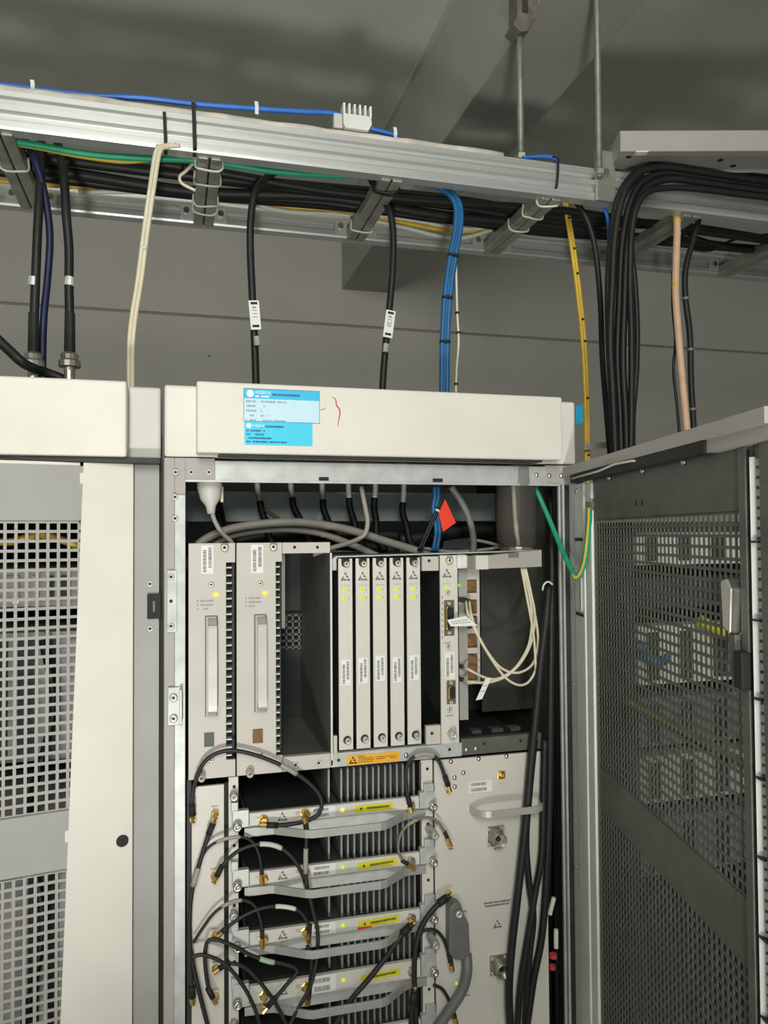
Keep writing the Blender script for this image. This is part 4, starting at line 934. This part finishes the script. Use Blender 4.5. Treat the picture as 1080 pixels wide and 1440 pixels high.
for k_, (px, py, w_, h_, m_, lb) in enumerate(((776, 1274, 6, 24, whitec, 'upper white cable marker in the dark right gap'), (782, 1320, 6, 26, whitec, 'lower white cable marker in the dark right gap'), (778, 1344, 10, 6, redm, 'upper red ring on the dark cables at right'), (777, 1360, 8, 6, redm, 'lower red ring on the dark cables at right'))):
    a, c = at(px + (3 if k_ == 0 else 0), py - h_ / 2, -.012), at(px - (3 if k_ == 0 else 0), py + h_ / 2, -.012)
    tag(MB().cyl(a, c, w_ / 2 * .00115 * 1.1, n=10).build('cable_marker', m_), lb, 'cable marker')

# ================================================================ cables in the top of the cabinet
MB().box(.01, .69, .36, .364, PZ(450, 709, .36), PZ(450, 703, .36)).build('rear_bar', galvd, cab)
MB().box(.01, .64, .22, .226, 1.575, 1.63).build('rear_tray', mat('tray_teal', (.60, .68, .66), .5, .1, var=.2), cab)
for i, (px0, pyt, px1, py1, px2, py2) in enumerate(((362, 684, 368, 710, 378, 745), (409, 684, 413, 705, 432, 745), (453, 684, 455, 708, 466, 742), (490, 684, 492, 706, 502, 745), (528, 684, 526, 706, 530, 745), (568, 684, 566, 712, 576, 752))):
    ord_ = ('first', 'second', 'third', 'fourth', 'fifth', 'sixth')[i]
    P = path([(px0, pyt - 40), (px0, pyt), ((px0 + px1) / 2, py1 - 8), (px1, py1 + 8), ((px1 + px2) / 2 + 1, (py1 + py2) / 2 + 8), (px2, py2 + 8), (px2 + 12, py2 + 30)], .17)
    o = thing('antenna_feeder', P[0].copy(), f'{ord_} black feeder from the left dropping inside the cabinet top, silver sleeve', 'cable', 'feeders entering the cabinet top')
    i0 = next(i_ for i_, p_ in enumerate(P) if p_.z < PZ(px1, py1 - 6, .17))
    MB().tube(P[:i0 + 1], .0052, 8).build('silver_sleeve', galv, o, smooth=True)
    MB().tube(P[i0:], .0064, 8).build('jacket', black, o, smooth=True)
cable('cable', [(372, 716), (400, 735), (425, 742), (500, 745)], .0035, mat('umber_cable', (.16, .11, .06), .5), 'thin brown cable slanting behind the feeders in the cabinet top', Y=.15)
o, P = cable('cable', [(262, 800), (280, 765), (320, 745), (375, 736), (430, 735), (490, 745), (545, 762), (610, 782), (660, 800)], .0072, greyc, 'upper thick grey cable arching over the power modules', Y=.10, n=10)
o, P = cable('cable', [(282, 792), (310, 760), (350, 748), (400, 744), (450, 750), (500, 768), (545, 788), (590, 800)], .0062, greyc, 'lower thick grey cable arching under the other one', Y=.12, n=10)
cable('cable', [(508, 684), (514, 715), (517, 735), (512, 752), (495, 762), (462, 772), (440, 780)], .0042, greyc, 'grey cable hanging in the middle of the cabinet top and curving left', Y=.05)
cable('cable', [(634, 684), (648, 704), (660, 730), (666, 760), (664, 785)], .0062, mat('taupe_cable', (.20, .19, .17), .5), 'grey-brown cable dropping to the right of the red tag', Y=.08)
cable('cable', [(590, 770), (640, 776), (700, 770), (690, 764), (660, 758)], .003, greyc, 'thin grey cable lying along the rack top behind the cards', Y=.09)
o = thing('power_plug', at(300, 684, .04), 'beige power plug and cord above the left power module', 'plug')
p = at(294, 684, .04)
MB().lathe(p + Vector((0, 0, .02)), (.05, 0, -1), [(0, .020), (.022, .020), (.040, .016), (.052, .008), (.064, .006)], 14).build('plug_body', creamg, o, smooth=True)
MB().tube(path([(297, 712, .04), (301, 730, .04), (311, 748, .035), (325, 762, .03), (335, 778, .04)]), .0038, 8).build('cord', greyc, o, smooth=True)
MB().box(PX(310, 695, .05), PX(314, 695, .05), .05, .054, PZ(312, 706, .05), PZ(312, 684, .05)).build('earth_strip', creamc, o)
# dark cable mass between back and cards
for i, (px0, py0, px1, py1) in enumerate(((330, 762, 470, 752), (470, 752, 620, 768), (350, 770, 560, 775), (300, 700, 312, 760))):
    cable('cable', [(px0, py0), ((px0 * 2 + px1) / 3, (py0 * 2 + py1) / 3 - 6), ((px0 + 2 * px1) / 3, (py0 + 2 * py1) / 3 - 8), (px1, py1)], .012, black, ('thick black cable behind the left feeders in the cabinet top', 'thick black cable behind the red tag along the card rack', 'lowest thick black cable behind the grey arches', 'black cable hanging just behind the beige plug')[i], Y=.2)
cable('cable', [(614, 684), (614, 700), (612, 716), (616, 745), (612, 775)], .0038, bluec, 'pair of blue wires hanging beside the red tag', Y=.06, strands=2)
o, P = cable('cable', [(627, 684), (622, 705), (612, 725), (603, 745), (590, 775)], .0026, black, 'black and white wires bound together left of the red tag', Y=.055, strands=2, ties=(.45,), tie_mat=whitec)
cable('cable', [(700, 755), (735, 745), (775, 760), (790, 800), (792, 850)], .022, black, 'fat black corrugated conduit arching behind the smoky sleeve', Y=.17, n=12)
cable('cable', [(560, 760), (600, 755), (650, 745), (700, 745)], .016, black, 'fat black conduit running to the arch behind the smoky sleeve', Y=.19, n=12)
ps = [at(x, y, .045) for x, y in ((626, 702), (641, 735), (623, 748), (617, 722))]
b = MB(); b.add(ps + [q_ + Vector((0, .001, 0)) for q_ in ps], [(0, 3, 2, 1), (4, 5, 6, 7), (0, 1, 5, 4), (1, 2, 6, 5), (2, 3, 7, 6), (3, 0, 4, 7)])
tag(b.build('red_tag', redt), 'bright red tag hanging under the cabinet lintel', 'tag')
x0, x1 = PX(766, 690, .2), PX(782, 690, .2)
o = thing('orange_spool', ((x0 + x1) / 2, .2, 1.58), 'orange ribbed coil in the top right corner of the cabinet', 'coil')
for i in range(7):
    z = PZ(775, 686 + i * 4.2, .2); MB().cyl((x0 - .004, .2, z), (x1 + .02, .2, z), .0031, n=8).build('coil_turn', mat('orange_coil', (.62, .28, .03), .5), o)
MB().box(PX(668, 700, .34), PX(700, 700, .34), .33, .35, PZ(680, 752, .34), PZ(680, 695, .34)).build('rear_plate', backp, cab, bevel=.001)

# ================================================================ cables overhead
# --- lying in the tray (between the rails)
for i, (lb, pxs, r, m, Y) in enumerate((
    ('green earth cable running along the tray just under the front rail', [(-60, 188), (45, 203), (125, 217), (208, 223), (270, 225), (333, 233), (385, 241), (468, 247), (530, 246), (600, 254), (690, 260), (760, 262)], .0056, greenc, .118),
    ('yellow-green cable lying against the green one at the left', [(-60, 190), (45, 206), (110, 219), (172, 227), (215, 224), (270, 220), (420, 232), (500, 242)], .0042, yellc, .130),
    ('yellow cable low in the tray against the rear rail', [(-60, 250), (95, 262), (180, 266), (260, 272), (380, 287), (480, 300), (560, 312), (640, 325), (700, 318), (760, 300)], .0050, yellc, .34),
    ('short yellow cable bow right of the second rung', [(560, 252), (620, 255), (690, 254), (780, 258)], .0050, yellc, .20),
    ('thick blue cable lying in the tray behind the front rail', [(150, 190), (300, 212), (380, 228), (460, 236), (530, 240)], .0100, mat('tray_blue', (.01, .09, .24), .45), .12))):
    cable('cable', pxs, r, m, lb, Y=Y)
o, P = cable('cable', [(110, 270), (200, 270), (300, 275), (400, 297), (480, 302), (560, 318), (640, 335), (700, 322), (760, 320), (850, 335), (960, 345)], .0042, whitec, 'cream pair lying loosely on the rear rail of the tray', Y=.335, strands=2, gap=0)
o, P = cable('cable', [(500, 300), (570, 308), (660, 322), (720, 308), (780, 300)], .0040, whitec, 'second cream wire bowing upward between rungs on the rear rail', Y=.32)
rr = random.Random(31)
for i in range(6):
    Y = .20 + .022 * i; z = 2.205 + .006 * (i % 3)
    P = smooth_path([Vector((x, Y + rr.uniform(-.012, .012), z + rr.uniform(-.004, .010))) for x in (-1.2, -.8, -.5, -.2, .05, .3, .55, .8, 1.1, 1.5, 2.0)])
    ord_ = ('first', 'second', 'third', 'fourth', 'fifth', 'sixth')[i]
    cable('feeder_cable', None, .0105 if i % 2 else .0085, black if i != 3 else dgreyc, f'{ord_} black feeder lying lengthwise in the cable tray, counted from the front', pts=P, group='black feeders lying in the cable tray')
# blue cable on top of the front rail
P = smooth_path([Vector((PX(-80, 118, .09), .09, 2.262))] + [at(x, y, .09) for x, y in ((110, 133), (200, 138), (280, 147), (360, 153), (420, 157), (475, 161), (520, 180), (560, 192))])
cable('cable', None, .0045, blueb, 'bright blue cable resting on top of the front tray rail', pts=P)
cable('cable', [(735, 222), (765, 220), (780, 224), (784, 240)], .0036, blueb, 'short blue end poking up behind the rail right of the short rod', Y=.085)
for px, py in ((46, 118), (361, 148), (556, 184)):
    a = at(px, py, .085); lb = {46: 'small white tie end standing on the rail at the far left', 361: 'small white tie end standing on the rail by the blue cable', 556: 'small white tie end standing right of the cable comb'}[px]
    tag(MB().ribbon([a + Vector((0, 0, -.016)), a, a + Vector((-.001, 0, .006))], (1, 0, 0), .006, .0025).build('tie_end', white), lb, 'cable tie')
# --- dropping to the cabinets
o, P = cable('feeder_cable', [(400, 236, .2), (380, 246, .18), (360, 268, .16), (353, 305, .155), (352, 350, .155), (355, 420, .155), (358, 480, .155), (360, 545, .155), (360, 600, .155)], .0069, black, 'black feeder with white tag 4111 dropping behind the blue stickers', Y=.155)
def feeder_tag(P, o, px0, py0, px1, py1, Y, body):
    a, c = at(px0, py0, Y), at(px1, py1, Y); d = (c - a).normalized(); side = Vector((-d.z, 0, d.x)).normalized()
    if side.x < 0: side = -side
    w_ = .0092; nn = Vector((0, -.003, 0))
    vs = [a - side * w_, a + side * w_, c + side * w_, c - side * w_]
    b = MB(); b.add([v + nn for v in vs] + [v for v in vs], [(0, 3, 2, 1), (4, 5, 6, 7), (0, 1, 5, 4), (1, 2, 6, 5), (2, 3, 7, 6), (3, 0, 4, 7)])
    q = b.build('feeder_tag', paper, o, bevel=.0006); L = (c - a).length
    for t in (.10, .88):
        m = a + d * (L * t); b = MB(); b.add([m - side * .006 - d * .0022 + nn * 1.1, m + side * .006 - d * .0022 + nn * 1.1, m + side * .006 + d * .0022 + nn * 1.1, m - side * .006 + d * .0022 + nn * 1.1], [(0, 3, 2, 1)]); b.build('tag_slot', blackm, q)
    text(q, body, a + d * (L * .18) - side * .0045 + nn * 1.1, .0125, ink, xdir=d, zdir=side, name='tag_text', sx=.92)
    m = c + d * .012
    MB().cyl(m, m + d * .016, .0058, n=10).build('metal_band', galv, o)
feeder_tag(P, o, 356.5, 423, 360, 464, .145, '4111')
o, P = cable('feeder_cable', [(520, 250, .2), (534, 275, .19), (548, 298, .18), (553, 330, .175), (552, 380, .17), (548, 430, .17), (542, 490, .17), (538, 545, .17), (537, 600, .17)], .0066, black, 'black feeder with white tag 4120 dropping behind the header centre', Y=.17)
feeder_tag(P, o, 549.5, 437, 544.5, 475, .16, '4120')
o, P = cable('cable', [(480, 240, .13), (560, 249, .13), (605, 258, .13), (633, 272, .12), (644, 290, .115), (644, 320, .11), (637, 360, .11), (630, 410, .11), (626, 470, .11), (625, 540, .11), (625, 600, .11)], .0048, bluec, 'bundle of blue cables bending down behind the header', strands=3, gap=1.1, ties=(.60, .72, .83, .95), tie_r=1.0)
o, P = cable('cable', [(637, 330), (641, 370), (643, 440), (645, 480), (642, 520), (641, 560)], .0022, whitec, 'thin cream wire hanging just right of the blue bundle', Y=.13, ties=(.42, .56, .92), tie_r=1.9)
cable('cable', [(250, 204, .06), (232, 206, .055), (222, 214, .05), (214, 262, .05), (205, 325, .06), (196, 395, .07), (188, 445, .08), (184, 490, .09), (184, 560, .09)], .0037, creamc, 'cream twin cable dropping from the rail between the two cabinets', strands=2, gap=1.5, ties=(.56,), tie_mat=whitec, tie_r=.9)
cable('cable', [(276, 225), (262, 240), (253, 248), (256, 258), (275, 268)], .0028, creamc, 'small cream loop curling left of the first rung', Y=.13)
o, P = cable('cable', [(790, 262, .2), (796, 290, .2), (806, 350, .2), (815, 420, .2), (821, 480, .2), (825, 560, .2), (826, 640, .2), (826, 720, .2)], .0040, yellc, 'twin yellow cable dropping right of the header, black ties', strands=2, gap=1.7, ties=(.20, .30, .36, .50, .58, .72, .86), tie_r=.78)
ps = [at(x, y, .18) for x, y in ((809, 572), (820, 568), (820, 594), (810, 597))]
b = MB(); b.add(ps + [q_ + Vector((0, .001, 0)) for q_ in ps], [(0, 3, 2, 1), (4, 5, 6, 7), (0, 1, 5, 4), (1, 2, 6, 5), (2, 3, 7, 6), (3, 0, 4, 7)])
b.build('blue_flag', cyan1, o)
ps = [at(x, y, .185) for x, y in ((821, 624), (857, 621), (857, 630), (821, 633))]
b = MB(); b.add(ps + [q_ + Vector((0, .001, 0)) for q_ in ps], [(0, 3, 2, 1), (4, 5, 6, 7), (0, 1, 5, 4), (1, 2, 6, 5), (2, 3, 7, 6), (3, 0, 4, 7)])
b.build('clear_label', greyc, o)
# black bundle over the rail at the right
bund = [('outer black cable of the arching bundle, left side', [(1130, 262), (1040, 250), (975, 240), (935, 235), (905, 240), (885, 258), (872, 290), (864, 340), (861, 400), (858, 480), (862, 560), (866, 660)], .0070, .030),
        ('second black cable of the arching bundle', [(1130, 268), (1040, 257), (975, 248), (940, 243), (912, 250), (894, 268), (882, 300), (874, 350), (871, 420), (868, 500), (872, 580), (874, 660)], .0070, .038),
        ('third black cable of the arching bundle', [(1130, 276), (1040, 265), (980, 256), (945, 252), (915, 260), (898, 280), (888, 310), (881, 360), (878, 430), (876, 510), (880, 590), (882, 660)], .0068, .028),
        ('inner black cable of the arching bundle, glossy', [(1130, 284), (1040, 273), (985, 266), (940, 264), (912, 270), (896, 290), (888, 330), (886, 400), (888, 470), (888, 560), (887, 650)], .0062, .020),
        ('rear black cable bowing out at the right of the bundle', [(1130, 272), (1000, 252), (930, 246), (900, 264), (890, 310), (888, 350), (893, 400), (896, 460), (895, 520), (890, 590), (890, 660)], .0055, .055),
        ('top black cable of the arching bundle', [(1130, 256), (1050, 246), (985, 236), (940, 230), (908, 235), (884, 252), (868, 282), (860, 330), (855, 400), (856, 480), (860, 560), (864, 660)], .0062, .045)]
for lb, pxs, r, Y in bund:
    o, P = cable('feeder_cable', pxs, r, black, lb, Y=Y, group='black cables arching over the tray rail', ties=(.10,) if 'outer' in lb else ())
cable('feeder_cable', [(770, 262, .15), (800, 275, .13), (822, 302, .12), (836, 345, .12), (844, 420, .12), (847, 500, .12), (853, 580, .12), (860, 660, .12)], .0058, black, 'lone black cable curving down left of the arching bundle')
cable('cable', [(812, 265), (832, 274), (848, 290), (855, 312), (857, 360), (860, 420), (862, 520), (866, 620)], .0036, blueb, 'thin bright blue cable curving into the black bundle', Y=.10)
o, P = cable('cable', [(900, 276, .14), (930, 284, .12), (945, 292, .10), (952, 310, .10), (951, 360, .10), (950, 410, .10), (954, 470, .10), (960, 540, .10), (966, 605, .10), (970, 670, .10)], .0072, peach, 'peach-coloured conduit dropping behind the open door', n=10, ties=(.34, .55), tie_mat=yellc, tie_r=1.05)
o, P = cable('feeder_cable', [(985, 300), (974, 340), (964, 380), (964, 420), (970, 470), (972, 540), (976, 610), (978, 670)], .0062, black, 'black cable hanging right behind the peach conduit', Y=.13, ties=(.45, .62, .8), tie_mat=dgreyp)
cable('cable', [(946, 380), (946, 430), (950, 480), (947, 520), (952, 570), (958, 640)], .0030, dgreyc, 'thin dark wire hanging left of the peach conduit', Y=.12, ties=(.40,))
for i, (pxs, r, m, lb) in enumerate(((((1000, 300), (1050, 310), (1130, 322)), .0060, navy, 'navy cable in the tray at the far right'), (((960, 330), (1010, 345), (1060, 352), (1130, 352)), .0070, black, 'black cable end sagging at the far right of tray'), (((970, 350), (1000, 352), (1040, 335), (1130, 325)), .0030, black, 'thin black strap crossing the tray at far right'), (((1062, 350), (1085, 342), (1130, 338)), .0060, mat('lime_cable', (.45, .45, .05), .5), 'yellow-green cable end at the right edge of the tray'))):
    cable('cable', list(pxs), r, m, lb, Y=.25)
# --- left cabinet roof connectors
def feeder_plug(px, label, pxs, ytop, ring_y):
    o, P = cable('feeder_cable', pxs, .0072, black, label, Y=.12)
    c = at(px, 500, .12); z0 = 1.757
    MB().lathe((c.x, .12, z0), (0, 0, 1), [(0, .024), (.012, .024), (.014, .012), (.022, .012)], 18).build('roof_flange', galvd, o)
    zz = PZ(px, 508, .12)
    MB().lathe((c.x, .12, zz - .016), (0, 0, 1), [(0, .009), (.006, .009), (.0065, .0175), (.015, .0175), (.019, .0135), (.026, .0145), (.030, .010)], 14).build('coupling_nut', brass, o, smooth=False)
    MB().cyl((c.x, .12, zz + .012), (c.x, .12, PZ(px, 440, .12)), .0088, .0080, n=10).build('boot', blackm, o)
    MB().cyl((PX(px, ring_y + 6, .12) - .0008, .12, PZ(px, ring_y + 6, .12)), (PX(px, ring_y - 6, .12), .12, PZ(px, ring_y - 6, .12)), .0080, n=10).build('metal_band', galv, o)
    MB().cyl((c.x, .12, z0 + .02), (c.x, .12, zz - .014), .0085, n=12).build('threaded_neck', brass, o)
feeder_plug(47, 'leftmost black feeder plugged into the left cabinet roof', [(58, 190, .2), (57, 250, .14), (53, 320, .12), (50, 395, .12), (48, 450, .12), (47, 500, .12)], 215, 396)
feeder_plug(98, 'second black feeder plugged into the left cabinet roof', [(80, 195, .2), (89, 240, .14), (93, 300, .12), (97, 350, .12), (97, 400, .12), (98, 450, .12), (98, 500, .12)], 225, 396)
cable('feeder_cable', [(20, 170, .16), (45, 215, .14), (62, 270, .135), (70, 330, .135), (67, 390, .135), (62, 440, .13), (60, 490, .13), (60, 560, .13)], .0060, navy, 'navy blue cable hanging between the two roof feeders')
cable('feeder_cable', [(-70, 420, .1), (-20, 462, .09), (10, 490, .085), (35, 512, .085), (60, 522, .125), (90, 534, .135), (115, 552, .14)], .0080, black, 'black cable curving in from the left edge onto the roof')

# ================================================================ neighbouring rack behind the open door
nb = thing('equipment_rack', (1.25, .3, 0), 'dark neighbouring rack glimpsed through the holes of the open door', 'rack')
MB().box(.86, .88, .10, .55, 0, 1.57).box(1.62, 1.64, .10, .55, 0, 1.57).box(.86, 1.64, .10, .55, 1.55, 1.57).box(.86, 1.64, .54, .55, 0, 1.57).build('frame', darki, nb)
for i, (z0, z1, m) in enumerate(((1.485, 1.552, panelw), (1.40, 1.46, darki), (1.25, 1.365, panelw), (1.13, 1.225, dgreyp), (1.02, 1.11, greyp), (.88, .99, dgreyp))):
    MB().box(.89, 1.61, .11, .16, z0, z1).build('unit_front', m, nb, bevel=.001)
    for j in range(9): MB().box(.91 + .077 * j, .91 + .077 * j + .030, .1085, .1095, z0 + .008, z1 - .012).build('unit_slot', darki, nb)
cable('cable', [(896, 905), (908, 920), (925, 930), (940, 925)], .010, bluec, 'blue cable bend seen through the middle of the open door', Y=.09)
cable('cable', [(985, 872), (1010, 886), (1040, 895), (1075, 905)], .011, mat('lemon_cable', (.65, .58, .03), .5), 'yellow cable seen through the open door beside its lock', Y=.08)
cable('cable', [(880, 985), (930, 1010), (985, 1040), (1060, 1080)], .009, mat('olive_wire', (.16, .15, .03), .5), 'olive cable slanting behind the middle of the open door', Y=.09)

flush_texts()
